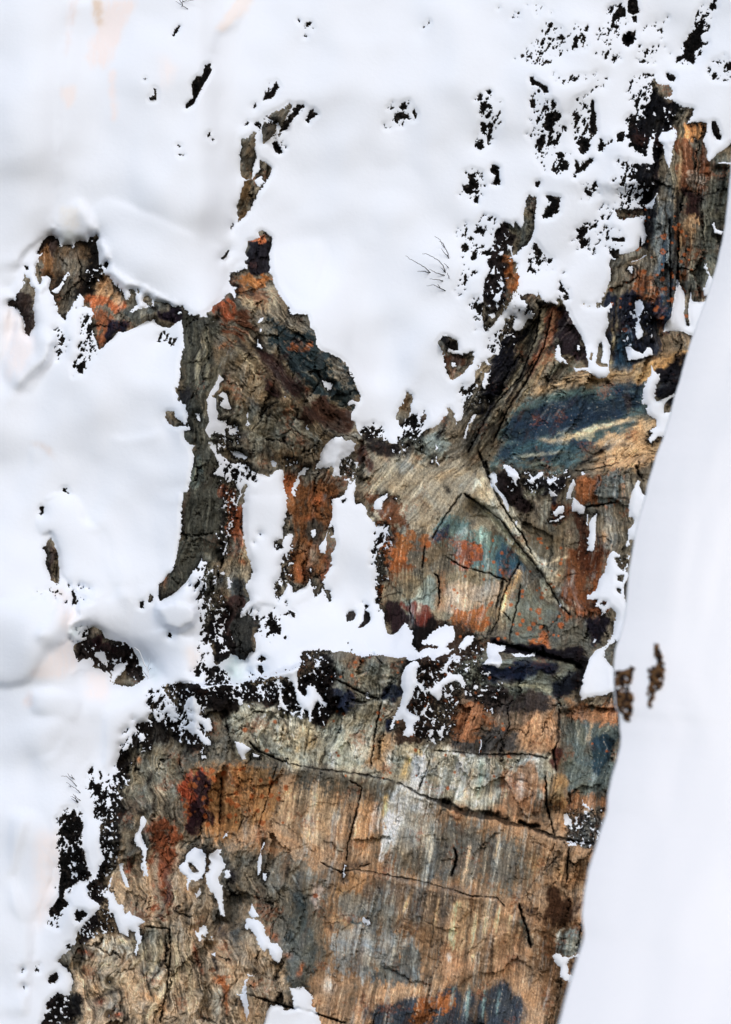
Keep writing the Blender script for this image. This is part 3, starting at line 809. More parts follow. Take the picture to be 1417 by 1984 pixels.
# strata, veins, stains and painted shadows of ledges and notches, followed along a line: r,g,b halfwidth strength line
STROKE = polys("""
168,140,100 7 .7 G 0,1320 200,1230 350,1190 500,1180 650,1150 850,1130
198,140,82 5 .8 G 850,1060 950,1050 1100,1010
190,130,75 4 .7 G 540,1230 620,1210
185,160,120 3 .8 K 300,170 420,200 560,160 700,120 900,60 1050,20
150,150,130 3 .7 K 140,300 300,290 450,270 560,260
175,165,135 2 .7 K 600,130 750,90 880,70
40,54,82 9 .7 K 60,180 200,100 400,60 700,20 1000,0
44,60,84 8 .7 K 20,330 200,240 450,230 700,260
40,54,82 9 .7 G 0,1400 200,1370 400,1300 700,1240 830,1210
70,98,112 6 .6 K 100,310 300,210 500,240 640,240
90,108,110 6 .6 G 100,1330 300,1280 500,1260 640,1230
175,142,100 9 .7 K 700,360 820,320 1000,260 1180,240
178,140,98 7 .7 K 660,400 780,360 980,340 1120,340
165,135,95 7 .6 K 820,230 900,160 1000,100
28,28,34 4 .8 K 560,400 700,300 850,200
120,118,95 6 .6 K 250,370 330,350 400,330
128,120,96 3 .8 F 1260,680 1230,850 1150,1000 1050,1180 950,1330 880,1417
138,124,94 3 .8 F 1330,700 1290,900 1230,1080 1150,1250 1050,1400
120,112,90 3 .8 F 1240,720 1180,920 1090,1080 980,1250 900,1380
22,20,26 2.4 .85 F 1215,700 1200,850 1130,1020 1010,1200 920,1340
22,20,26 2.4 .8 F 1300,690 1260,860 1180,1040 1080,1200 1000,1350 930,1417
116,62,36 5 .75 F 1320,720 1290,880 1210,1060 1130,1200
30,22,24 2.4 .8 F 1345,720 1330,900 1260,1100 1180,1200
150,120,80 3 .6 F 1300,1000 1240,1130 1170,1260
130,125,105 4 .7 J 890,0 840,120 820,250
100,98,86 4 .6 J 960,0 880,150 850,250
25,22,28 3 .8 J 600,10 560,120 500,200
25,22,28 3 .8 J 860,80 800,250
20,18,24 5 .8 J 920,60 900,180 870,250
178,182,176 6 .7 N 200,1020 190,1180
182,184,180 6 .7 N 390,1120 370,1280
175,180,178 6 .7 N 440,1150 410,1300
208,162,96 4 .85 N 350,1060 310,1150 275,1250
205,160,98 3 .85 N 350,1050 400,1045 430,1090
196,140,78 5 .7 N 480,1100 510,1120
190,152,106 3 .6 N 770,1150 730,1280 700,1400
104,126,128 4 .6 N 830,1080 820,1250 790,1400
190,160,120 3 .5 N 900,1100 890,1400
110,122,122 3 .5 N 940,1100 930,1400
185,160,130 3 .5 N 1000,1100 990,1400
170,174,172 5 .5 N 1100,1180 1090,1400
110,120,120 3 .5 N 620,1120 600,1300
190,180,160 4 .5 N 680,1100 650,1250
190,175,150 4 .6 N 560,1120 520,1290
208,160,92 4 .7 R 1170,100 1160,200 1140,260
205,150,85 4 .7 R 1110,340 1115,390
172,174,170 6 .6 R 1130,140 1110,250 1100,350
170,168,158 8 .5 R 1290,130 1260,240 1200,330
178,180,172 6 .5 R 1380,60 1350,160
125,128,112 8 .5 R 920,380 900,480
165,128,88 8 .5 R 1080,60 1060,160 1000,440
176,148,110 5 .5 R 620,60 560,250
182,150,108 4 .5 R 760,60 720,400
108,88,62 3 .5 R 700,100 670,400
108,88,62 3 .5 R 850,100 800,420
186,156,118 3 .5 R 660,80 600,300
198,164,124 3 .6 T 480,380 430,640
192,160,116 3 .6 T 640,330 610,500
200,168,130 3 .6 T 500,700 480,1100
196,160,120 3 .6 T 560,760 540,1150
200,166,126 3 .6 T 640,720 610,1100
196,160,118 3 .6 T 300,680 260,900
188,152,110 3 .6 T 160,640 60,830
196,164,124 3 .6 T 400,720 360,1000
190,156,116 4 .6 T 700,760 690,1050
200,170,134 3 .5 T 250,640 200,860
88,74,60 2.4 .6 T 200,330 170,600
88,74,60 2.4 .6 T 340,420 300,640
84,70,58 2.4 .6 T 600,380 570,640
80,66,54 2.4 .7 T 560,900 540,1160
80,66,54 2.4 .7 T 600,900 590,1150
84,70,58 2.4 .6 T 460,800 440,1100
70,66,60 3 .6 T 250,1100 200,1200
110,96,78 4 .5 T 430,740 400,980
178,130,82 7 .6 T 860,440 830,560
178,138,92 8 .6 T 1000,500 960,620
120,134,138 2.4 .6 T 380,1200 360,1330
120,134,138 2.4 .6 T 560,1190 540,1400
110,126,132 2.4 .6 T 470,1180 450,1400
96,112,122 2.4 .6 T 640,1200 620,1380
185,150,112 7 .6 T 240,1170 330,1210
178,182,180 3 .7 T 350,1010 355,1070
34,30,36 5 .85 T 750,728 800,770 860,800
60,80,86 5 .7 T 735,800 790,880 825,1000
64,44,34 14 .7 T 940,740 1000,780 1080,760
110,70,40 8 .6 T 920,680 960,640
130,138,132 11 .7 T 1000,950 1040,970
190,190,175 2 .8 T 960,960 975,890 1020,870
168,166,148 3 .7 M 560,1030 520,950 560,830 640,740 690,700
172,170,152 3 .7 M 620,1000 600,900 650,800 720,780 760,850 750,950 700,1020 640,1030
176,174,156 3 .7 M 670,950 660,890 700,850
60,56,50 2 .7 M 590,1020 570,930 610,820 700,740
60,56,50 2 .7 M 640,950 640,870 700,820 740,880 730,960 680,990
60,56,50 2 .6 M 530,1010 490,930 530,820 600,740
150,148,126 3 .6 M 470,960 440,880 500,780 580,720
140,146,132 8 .6 M 1100,880 1080,1150
168,175,176 5 .7 M 1060,1020 1040,1180
150,122,74 9 .7 M 920,900 880,1080
170,132,84 11 .7 M 1380,900 1330,1180
150,126,84 5 .6 M 830,980 780,1080
178,172,158 9 .5 M 1250,950 1200,1150
150,135,105 5 .8 E 440,570 500,680 530,740
145,134,108 6 .7 E 600,540 640,640 620,720
150,132,98 5 .7 E 620,960 700,1060 790,1200
144,128,96 5 .7 E 420,960 560,1080 700,1280 760,1340
140,126,98 4 .7 E 350,920 420,1000 520,1150 540,1260
165,150,118 2 .8 E 800,1130 880,1140 940,1200 1040,1300
130,118,92 5 .6 E 1040,1290 1120,1400
34,28,30 5 .8 E 560,860 540,980 470,940
40,30,30 4 .7 E 700,990 800,1120 860,1230
34,26,28 4 .7 E 380,900 440,980 520,1060
30,24,28 4 .7 E 960,1190 1030,1280 1180,1300
152,70,34 4 .8 E 760,900 850,960
160,72,30 4 .8 E 240,700 330,640 370,700
150,66,30 4 .8 E 270,760 360,740
190,90,40 3 .8 E 600,1200 640,1230
200,104,48 3 .8 E 860,1240 890,1270
190,110,50 3 .8 E 250,980 310,940
165,80,36 4 .7 E 460,400 500,400 500,440
150,90,45 4 .7 E 390,530 460,520
120,70,40 5 .7 E 800,770 840,790
118,114,96 9 .5 E 280,1000 300,1100
66,72,76 5 .6 E 600,780 700,830 820,960
64,70,74 5 .5 E 640,1000 760,1060 900,1180
40,38,34 1.8 .7 E 60,760 90,1000 80,1250 120,1417
40,38,34 1.8 .7 E 130,800 150,1100 170,1300
40,38,34 1.8 .7 E 200,820 220,1000 200,1200
128,124,102 2.4 .7 E 100,780 120,1000 110,1250
128,124,102 2.4 .7 E 170,790 190,1000 180,1200
120,118,98 2.4 .6 E 40,800 60,1050 50,1250
122,120,100 3 .6 H 1360,300 1340,500 1330,700
40,40,38 2 .7 H 1400,350 1380,600 1370,850
130,60,30 3 .7 H 1310,500 1260,650 1240,850
165,85,35 4 .8 H 1150,1100 1120,1200
34,30,30 2 .7 I 100,300 130,450 190,560
110,110,94 2.4 .7 I 60,250 150,350 200,500
120,116,98 3 .7 I 30,500 60,700 40,900
34,30,30 2.4 .7 I 230,560 300,700 280,900
168,82,34 7 .8 I 370,720 390,800 400,870
140,124,98 6 .7 I 290,1040 380,1010 450,1060
175,90,40 3 .7 I 390,1000 460,1040
30,26,30 6 .7 I 380,1120 400,1200 440,1260
165,80,30 10 .7 I 860,560 960,600 1020,560
170,90,40 4 .8 I 820,740 900,720 940,690
80,88,90 4 .7 I 1000,540 990,620
165,78,28 9 .8 I 740,380 740,500 760,600
70,62,54 5 .7 I 820,750 900,760 960,740
168,82,30 8 .8 I 800,1020 830,1100 800,1180
150,120,90 6 .7 I 800,900 860,940
120,55,30 5 .7 I 1000,960 1020,1050 960,1180
135,130,112 6 .7 I 900,920 930,1060
170,100,60 7 .6 I 1180,260 1230,270
120,120,110 6 .6 I 960,130 1060,80 1140,130
150,100,65 4 .7 I 700,200 750,170
60,62,72 5 .6 I 530,280 570,270
150,128,95 3 .7 C 1140,680 1140,900 1120,1050 1110,1200
20,18,26 3 .8 C 1130,1060 1100,1250 1080,1400
20,18,26 3 .8 G 1050,180 1020,400 1000,600 985,760
50,78,110 4 .7 G 950,220 960,350 930,500
140,150,150 2 .7 G 980,130 990,300 950,480
118,118,102 4 .7 G 1290,100 1200,200 1150,350 1140,520
140,116,84 3 .7 G 1120,60 1070,240 1055,400
30,28,36 3 .7 G 1330,0 1300,60
150,135,95 4 .8 G 650,760 620,870 600,1000 590,1130
45,75,105 6 .8 G 660,900 640,1050 640,1130
120,116,100 5 .6 G 680,420 640,500 620,600
165,80,36 6 .6 G 760,600 820,590
110,118,112 4 .6 G 900,100 890,300
165,170,155 3 .7 J 750,560 800,470 830,520
178,172,142 4 .8 J 780,640 900,720 1000,850 1100,980 1200,1060
134,152,156 7 .6 J 820,760 860,900
150,160,155 6 .5 J 700,780 740,850
192,156,102 5 .8 J 1100,1030 1060,1150 1000,1250 950,1400
150,156,140 5 .6 J 420,1150 390,1400
128,86,50 8 .7 J 560,1050 540,1300 530,1400
168,158,132 5 .6 J 250,350 100,500 20,560
165,155,130 5 .6 J 350,420 200,560 150,600
172,164,140 4 .6 J 450,450 330,600 250,700
34,30,32 4 .8 J 560,480 620,570
20,16,20 7 .85 J 505,590 525,620
40,36,38 5 .7 J 450,380 500,310 540,260
182,140,100 6 .6 J 150,330 200,310
165,110,70 5 .6 J 380,330 400,290
150,155,130 5 .7 K 200,560 340,540 400,520
130,130,115 4 .6 K 390,560 370,700 330,800
120,130,130 3 .6 K 470,1180 460,1280
124,126,120 3 .6 K 570,1060 560,1200
168,152,122 2.4 .7 K 370,1050 450,1010 550,980
22,18,26 7 .8 K 40,520 120,540 170,620
22,18,26 6 .8 K 250,500 320,560
22,18,24 6 .8 K 400,520 480,500
26,22,28 7 .8 K 200,770 290,740
26,20,26 6 .8 K 420,730 520,710
110,118,120 3 .6 K 740,430 730,580
110,118,120 3 .6 K 860,400 850,600
170,130,85 6 .6 K 780,790 800,920
122,124,102 4 .7 O 180,430 350,420 550,430 640,520
142,140,114 4 .7 O 20,560 200,590 350,610 450,650
30,38,68 6 .8 O 20,500 150,520 300,540
26,32,56 6 .8 O 380,570 500,580 620,590
22,18,26 7 .85 O 130,310 280,340 400,390 600,430
150,108,68 6 .7 O 490,660 560,720 600,760
34,28,30 4 .8 O 480,760 560,800
40,34,34 2 .7 O 470,760 460,980
165,135,100 3 .6 O 370,900 360,1050
165,135,100 3 .5 O 250,850 240,1050
88,42,36 6 .8 O 430,1040 500,1070
115,122,112 5 .6 O 560,900 520,1000
150,130,100 3 .7 O 700,830 670,1000
176,126,76 8 .7 O 420,1220 460,1280
22,20,26 5 .8 O 580,400 640,480
165,150,120 5 .85 Q 620,960 700,940 760,960 740,1000
152,140,112 3 .8 Q 900,900 920,1000 870,1100 780,1200 750,1300
45,38,34 2.4 .8 Q 930,900 950,1020 900,1120 820,1220
140,128,102 3 .7 Q 960,1000 950,1150 850,1250
165,152,126 6 .7 Q 500,1100 620,1080 700,1100
150,140,116 4 .6 Q 560,1200 640,1150 740,1120
150,70,35 4 .8 Q 430,1000 500,1010 540,1050
148,72,34 9 .7 Q 930,350 940,480 900,560 900,700
170,76,36 3 .8 Q 700,540 740,560
150,72,34 3 .8 Q 1090,950 1130,1080 1160,1150
192,102,42 5 .85 Q 1200,1160 1260,1180 1290,1160
172,92,40 3 .8 Q 1280,1220 1290,1380
120,50,30 6 .8 Q 580,1250 560,1330
192,82,42 3 .8 Q 640,1370 700,1360
165,155,130 3 .7 Q 1000,650 990,800
162,162,150 6 .7 Q 1240,1200 1220,1400
158,140,110 4 .6 Q 1070,1000 1080,1200
38,34,32 2.4 .8 Q 1050,650 1060,900
36,32,36 4 .8 Q 1200,1000 1240,1140
38,40,62 10 .7 Q 1230,820 1260,900 1210,940
44,38,52 7 .7 Q 1290,520 1340,620
40,34,34 3 .7 Q 640,1180 620,1260
150,144,122 6 .6 Q 740,330 720,380
160,140,112 5 .6 Q 840,720 870,760
40,36,34 3 .7 Q 760,230 850,200
160,146,116 5 .8 Q 980,900 1010,1040 980,1180 900,1290 860,1417
150,136,108 5 .8 Q 1080,900 1060,1060 1090,1200 1060,1400
120,110,92 5 .7 Q 900,420 880,560 900,700 960,840
156,144,120 5 .7 Q 860,40 920,120 900,220 820,300
60,54,50 3 .7 Q 840,60 880,130 860,220
150,138,110 5 .7 Q 720,1100 800,1050 860,960
140,128,104 5 .7 Q 560,1240 660,1180 760,1160
168,154,126 5 .8 Q 820,1417 880,1300 960,1220
60,52,46 3 .7 Q 500,1300 620,1240 720,1210
172,128,84 6 .7 Q 780,1240 900,1280 960,1380
150,140,115 5 .6 L 1100,1080 1080,1200
155,145,120 6 .6 L 1020,1340 1060,1417
40,30,30 3 .8 L 1000,1300 1050,1180
190,110,50 4 .8 L 935,1130 970,1080
64,74,84 5 .7 R 640,660 690,700 700,900
100,104,100 7 .6 R 700,900 650,1080
110,112,104 8 .6 R 540,440 600,480
34,30,30 3 .8 R 530,460 520,540
34,30,30 3 .8 R 620,500 600,600
40,36,40 5 .7 R 930,510 980,520 1040,510 1100,490
40,38,44 4 .7 R 830,840 880,900
185,130,75 6 .7 R 860,640 960,680
185,180,168 8 .6 R 1030,760 1080,740
180,182,176 8 .6 R 830,1140 860,1260
190,140,90 6 .7 R 840,800 1000,870
60,76,88 3 .8 R 930,830 1040,850
175,92,40 3 .8 R 660,1160 700,1060
175,90,38 5 .7 R 480,860 560,960
170,85,36 5 .8 R 400,1170 440,1220
175,100,45 6 .7 R 600,1000 610,1060
""")
# rounded drifts: height m, rounding px, outline
MOUND = polys("""
.55 26 Z -100,-80 132,-80 127,95 125,141 118,169 118,360 120,388 113,437 86,459 50,485 38,500 45,540 20,590 8,700 -120,720
.25 18 Z 166,406 192,452 206,485 217,521 248,544 282,558 319,578 361,602 410,600 440,540 430,480 300,420 200,380
.3 8 Z 65,620 70,575 85,562 108,580 112,610 115,640 100,700 60,760 20,760 70,680
.25 7 Z 128,612 150,598 172,592 182,610 175,650 160,700 125,700 125,640
.4 12 Z 65,1014 90,960 125,950 150,965 161,1009 198,1028 209,1054 210,1082 223,1119 226,1138 209,1155 192,1165 150,1150 118,1110 112,1060 100,1030 75,1040
.45 10 Z 302,1160 301,1177 319,1211 347,1223 375,1208 389,1177 395,1130 380,1120 330,1140
.5 12 Z -80,1170 60,1160 100,1145 125,1155 150,1177 154,1191 138,1211 138,1233 110,1260 60,1320 20,1330 -80,1320
.28 8 Z 60,1345 62,1320 116,1315 124,1310 161,1295 165,1330 150,1400 60,1380
.25 8 Z 198,1320 212,1310 282,1320 315,1316 330,1340 300,1400 230,1500 200,1500 200,1400
.25 8 Z 340,1215 350,1230 376,1235 390,1330 330,1330 315,1300 268,1253 240,1230
.2 7 Z 60,860 100,865 106,890 122,940 115,960 60,980
.15 7 Z 50,1400 113,1394 130,1406 124,1431 104,1462 85,1470 56,1466 40,1440
.2 8 Z 472,960 480,1050 495,1110 475,1150 485,1165 560,1180 620,1150 550,1100 555,960
.25 7 Z 8,700 40,600 60,620 70,668 60,720 30,780 8,800
.2 12 Z 20,1580 90,1560 100,1700 60,1800 20,1760
.2 12 Z 430,1270 560,1250 700,1230 780,1225 790,1262 690,1265 600,1280 500,1310
""")
# ---------------------------------------------------------------- grid and noise
G = 1.45
U0, V0, U1, V1 = -170.0, -150.0, 1590.0, 2140.0
NU = int((U1 - U0) / G) + 1; NV = int((V1 - V0) / G) + 1
uu = U0 + np.arange(NU) * G; vv = V0 + np.arange(NV) * G
U, V = np.meshgrid(uu, vv)

def perlin(x, y, seed):
    rs = np.random.RandomState(seed)
    perm = rs.permutation(1024).astype(np.int32)
    ang = rs.rand(1024) * 2 * np.pi
    gx = np.cos(ang).astype(np.float32); gy = np.sin(ang).astype(np.float32)
    x = x.astype(np.float32); y = y.astype(np.float32)
    xi = np.floor(x).astype(np.int32); yi = np.floor(y).astype(np.int32)
    fx = x - xi; fy = y - yi
    a = fx * fx * fx * (fx * (fx * 6 - 15) + 10); b = fy * fy * fy * (fy * (fy * 6 - 15) + 10)
    def g(ix, iy, dx, dy):
        h = perm[(perm[ix & 1023] + iy) & 1023]
        return gx[h] * dx + gy[h] * dy
    n00 = g(xi, yi, fx, fy); n10 = g(xi + 1, yi, fx - 1, fy)
    n01 = g(xi, yi + 1, fx, fy - 1); n11 = g(xi + 1, yi + 1, fx - 1, fy - 1)
    return ((n00 * (1 - a) + n10 * a) * (1 - b) + (n01 * (1 - a) + n11 * a) * b) * 1.5

def fbm(x, y, size, octv, seed, gain=0.5):
    o = 0; amp = 1; tot = 0
    for i in range(octv):
        f = 2.03 ** i / size
        o = o + amp * perlin(x * f + 13.7 * i, y * f + 7.1 * i, seed + i); tot += amp; amp *= gain
    return o / tot * 1.4

def ridged(x, y, size, octv, seed):
    o = 0; amp = 1; tot = 0
    for i in range(octv):
        f = 2.03 ** i / size
        o = o + amp * (1 - 2 * np.abs(perlin(x * f + 3.7 * i, y * f + 1.1 * i, seed + i))); tot += amp; amp *= .5
    return o / tot

def voronoi(x, y, size, seed, jit=.9):
    rs_ = np.random.RandomState(seed); R_ = rs_.rand(5, 4096).astype(np.float32)
    x = (x / size).astype(np.float32); y = (y / size).astype(np.float32)
    xi = np.floor(x).astype(np.int32); yi = np.floor(y).astype(np.int32)
    d1 = np.full(x.shape, 9., np.float32); d2 = d1.copy(); hid = np.zeros(x.shape, np.int32)
    px_ = np.zeros(x.shape, np.float32); py_ = px_.copy()
    for a_ in (-1, 0, 1):
        for b_ in (-1, 0, 1):
            h = ((xi + a_) * 73 + (yi + b_) * 1997 + 11 * ((xi + a_) ^ (yi + b_))) & 4095
            dx = x - (xi + a_ + .5 + jit * (R_[0][h] - .5)); dy = y - (yi + b_ + .5 + jit * (R_[1][h] - .5))
            d = dx * dx + dy * dy; u_ = d < d1
            d2 = np.where(u_, d1, np.minimum(d2, d)); d1 = np.where(u_, d, d1)
            hid = np.where(u_, h, hid); px_ = np.where(u_, dx, px_); py_ = np.where(u_, dy, py_)
    facet = (R_[2][hid] - .5) + 1.1 * ((R_[3][hid] - .5) * px_ + (R_[4][hid] - .5) * py_) * 2
    return facet, np.sqrt(d2) - np.sqrt(d1)

def blur(a, s):
    if s <= 0: return a
    # three box passes, edges clamped
    r = max(1, int(round(s * 0.9)))
    for _ in range(3):
        for ax in (0, 1):
            p = np.pad(a, [(r + 1, r) if i == ax else (0, 0) for i in (0, 1)], mode='edge')
            c = np.cumsum(p, axis=ax, dtype=np.float64)
            a = ((c[2 * r + 1:] - c[:-2 * r - 1]) if ax == 0 else (c[:, 2 * r + 1:] - c[:, :-2 * r - 1])) / (2 * r + 1)
    return a

def sstep(x, a, b):
    t = np.clip((x - a) / (b - a), 0, 1); return t * t * (3 - 2 * t)

def raster(P, WU, WV, pad=12):
    """even-odd inside test of a closed outline on the (warped) grid; returns slices and mask"""
    i0 = max(0, int((P[:, 0].min() - U0) / G) - pad); i1 = min(NU, int((P[:, 0].max() - U0) / G) + pad)
    j0 = max(0, int((P[:, 1].min() - V0) / G) - pad); j1 = min(NV, int((P[:, 1].max() - V0) / G) + pad)
    sl = (slice(j0, j1), slice(i0, i1))
    x = WU[sl]; y = WV[sl]; ins = np.zeros(x.shape, bool)
    n = len(P)
    for k in range(n):
        x0, y0 = P[k]; x1, y1 = P[(k + 1) % n]
        if y0 == y1: continue
        lo, hi = min(y0, y1), max(y0, y1)
        r0 = max(0, int((lo - V0) / G) - j0 - pad); r1 = min(x.shape[0], int((hi - V0) / G) - j0 + pad)
        if r1 <= r0: continue
        yy = y[r0:r1]
        c = ((yy >= lo) & (yy < hi)) & (x[r0:r1] < x0 + (yy - y0) * (x1 - x0) / (y1 - y0))
        ins[r0:r1] ^= c
    return sl, ins

# ragged outline: everything traced is looked up through this small warp
n1 = fbm(U, V, 9, 3, 11, .6); n2 = fbm(U, V, 9, 3, 31, .6)
rag = 0.25 + 0.75 * sstep(fbm(U, V, 90, 2, 51), -.35, .25)
n3 = fbm(U, V, 4.2, 2, 61, .7); n4 = fbm(U, V, 4.2, 2, 63, .7)
WU = U + 4.2 * n1 * rag + 2.6 * n3 * rag; WV = V + 4.2 * n2 * rag + 2.6 * n4 * rag
m = np.zeros(U.shape, bool); dk = np.zeros(U.shape, bool)
for t in ROCK:
    sl, i = raster(pts(t), WU, WV); m[sl] |= i
mainrock = m.copy()
for t in SNOW:
    sl, i = raster(pts(t), WU, WV); m[sl] &= ~i
for t in ROCK2[:-1]:
    sl, i = raster(pts(t), WU, WV); m[sl] |= i
for t in DARK:
    sl, i = raster(pts(t), WU, WV); m[sl] |= i; dk[sl] |= i
def dens(lst, feather):
    d = np.zeros(U.shape)
    for t in lst:
        k, o = t.split(' ', 1); sl, i = raster(pts(o), U + 8 * n1, V + 8 * n2)
        d[sl] = np.maximum(d[sl], i * float(k))
    return blur(d, feather)
sn = fbm(U * 1.25 + V * .6, V * .62 - U * .12, 11.5, 4, 71, .72) + .45 * fbm(U, V, 34, 2, 75)
ds = dens(SPECK, 5); df = dens(FLECK, 3)
q = np.linspace(0, 1, 201); qs = np.quantile(sn[::7, ::7], q)
rank = np.interp(sn, qs, q)
sf = fbm(U * .9 - V * .3, V * .7 + U * .2, 7, 3, 91, .7) + .35 * fbm(U, V, 26, 2, 95)
rank2 = np.interp(sf, np.quantile(sf[::7, ::7], q), q)
mf = m.astype(float)
mf = np.where(~m, np.maximum(mf, np.clip((ds * 1.15 - rank) / .05 + .5, 0, 1) * (ds > .01)), mf)
s3 = fbm(U * 1.3 + V * .6, V * .7, 5.5, 2, 131, .7) + .5 * fbm(U, V, 24, 2, 133)
rank3 = np.interp(s3, np.quantile(s3[::7, ::7], q), q)
mf = np.where(~m, np.maximum(mf, np.clip((ds * .42 - rank3) / .06 + .5, 0, 1) * (ds > .02)), mf)
dk |= (~m) & (mf > .5)
mf = np.where(m, np.minimum(mf, np.clip((rank2 - df * .62) / .05 + .5, 0, 1)), mf)
ms = (mf * 4 + np.roll(mf, 1, 0) + np.roll(mf, -1, 0) + np.roll(mf, 1, 1) + np.roll(mf, -1, 1)) / 8
rock = ms > .5

def chamfer(a, n):
    """distance in cells from the False cells, up to n"""
    d = np.where(a, 1e3, 0.0).astype(np.float32)
    for _ in range(n):
        for ax, s in ((0, 1), (0, -1), (1, 1), (1, -1)):
            d = np.minimum(d, np.roll(d, s, ax) + 1)
        for s in (1, -1):
            for r in (1, -1):
                d = np.minimum(d, np.roll(np.roll(d, s, 0), r, 1) + 1.41)
    return np.minimum(d, n)
d_in = chamfer(~rock, 24); d_out = chamfer(rock, 8)
sd = np.where(rock, -(d_out - .5), d_in - .5)
near = np.abs(sd) < .8
sd = np.where(near, (.5 - ms) * 1.6, sd) * G          # px, + inside snow

# ---------------------------------------------------------------- macro form of the wall (metres toward the camera)
def bump(u, v, ru, rv, a):
    return a * np.exp(-((U - u) / ru) ** 2 - ((V - v) / rv) ** 2)
H = -(992 - V) * S * 0.42
H = H + .8 * (sstep(V + 20 * fbm(U, V, 120, 2, 5), 1190, 1290) - 1) * sstep(U, 380, 460)
for b in ((390, 850, 60, 260, .5), (200, 760, 150, 180, .35), (560, 700, 140, 130, .8), (730, 700, 60, 160, -.4),
          (870, 1050, 130, 120, .5), (750, 1650, 300, 260, .6), (1120, 1000, 90, 160, -.4), (470, 1300, 60, 40, -.5),
          (225, 1285, 75, 45, -.9), (300, 1285, 30, 30, -.6), (460, 1300, 30, 22, -.5), (70, 1250, 70, 90, .5), (60, 250, 70, 250, .6), (1320, 500, 60, 260, -.3),
          (1160, 1290, 60, 70, -.4), (80, 1420, 60, 50, .3), (300, 350, 130, 160, .4), (1000, 850, 90, 60, -.3)):
    H = H + bump(*b)
H = H + .55 * fbm(U, V, 330, 3, 101)

def polyline_field(P, reach):
    i0 = max(0, int((P[:, 0].min() - reach - U0) / G)); i1 = min(NU, int((P[:, 0].max() + reach - U0) / G) + 1)
    j0 = max(0, int((P[:, 1].min() - reach - V0) / G)); j1 = min(NV, int((P[:, 1].max() + reach - V0) / G) + 1)
    sl = (slice(j0, j1), slice(i0, i1)); x = U[sl] + 2.5 * n1[sl]; y = V[sl] + 2.5 * n2[sl]
    best = np.full(x.shape, 1e9); sg = np.zeros(x.shape); arc = np.zeros(x.shape); L = 0
    for (x0, y0), (x1, y1) in zip(P[:-1], P[1:]):
        dx, dy = x1 - x0, y1 - y0; l = math.hypot(dx, dy) + 1e-9
        tt = np.clip(((x - x0) * dx + (y - y0) * dy) / l / l, 0, 1)
        dd = np.hypot(x - x0 - tt * dx, y - y0 - tt * dy)
        c = (-(x - x0) * dy + (y - y0) * dx) / l
        u_ = dd < best
        best = np.where(u_, dd, best); sg = np.where(u_, np.sign(c), sg); arc = np.where(u_, L + tt * l, arc)
        L += l
    return sl, best, sg, arc, L

def step_field(lst):
    out = np.zeros(U.shape)
    for t in lst:
        a, fade, sharp, o = t.split(' ', 3); a, fade, sharp = float(a), float(fade), float(sharp)
        sl, d, sg, arc, L = polyline_field(pts(o), fade * 2.5)
        s = d * sg
        e = sstep(np.minimum(arc, L - arc), 0, min(35, L * .3))
        out[sl] += a * e / (1 + np.exp(-np.clip(s / sharp * 1.8, -30, 30))) * np.exp(-np.maximum(s, 0) / fade) * (1 - sstep(s, fade * 1.8, fade * 2.5))
    return out
H_rock = H + 1.3 * step_field(STEP_R)

# ---------------------------------------------------------------- grain of the rock
ZONES = [(8, None, None),
         (9, 20, "Z 380,1480 1100,1480 1180,1560 1100,2100 560,2100 480,1640"),
         (12, 20, "Z 640,1270 1200,1330 1200,1500 700,1500 430,1500 430,1380"),
         (-4, 20, "Z 150,1400 480,1400 600,1700 600,2100 80,2100"),
         (36, 14, "Z 900,900 920,740 1040,560 1110,600 1080,720 1000,800 950,900"),
         (72, 18, "Z 950,900 1010,770 1100,730 1340,640 1290,900 1150,910"),
         (-48, 16, "Z 400,600 540,560 700,780 690,850 600,820 430,700"),
         (10, 14, "Z 350,620 430,640 450,1100 300,1150"),
         (42, 20, "Z 700,860 900,860 960,930 880,1000 700,1020"),
         (6, 16, "Z 740,1030 1000,1030 960,1240 740,1240"),
         (-38, 14, "Z 930,920 960,940 1100,1180 1060,1170 990,1070 900,960"),
         (3, 14, "Z 1020,960 1230,920 1200,1200 1080,1190"),
         (-80, 12, "Z 900,1240 1160,1260 1150,1390 1060,1380 1000,1330 860,1320"),
         (4, 14, "Z 1180,180 1420,200 1420,640 1170,720"),
         (35, 12, "Z 420,0 560,190 540,300 440,440"),
         (20, 10, "Z 40,450 220,450 220,620 20,700")]
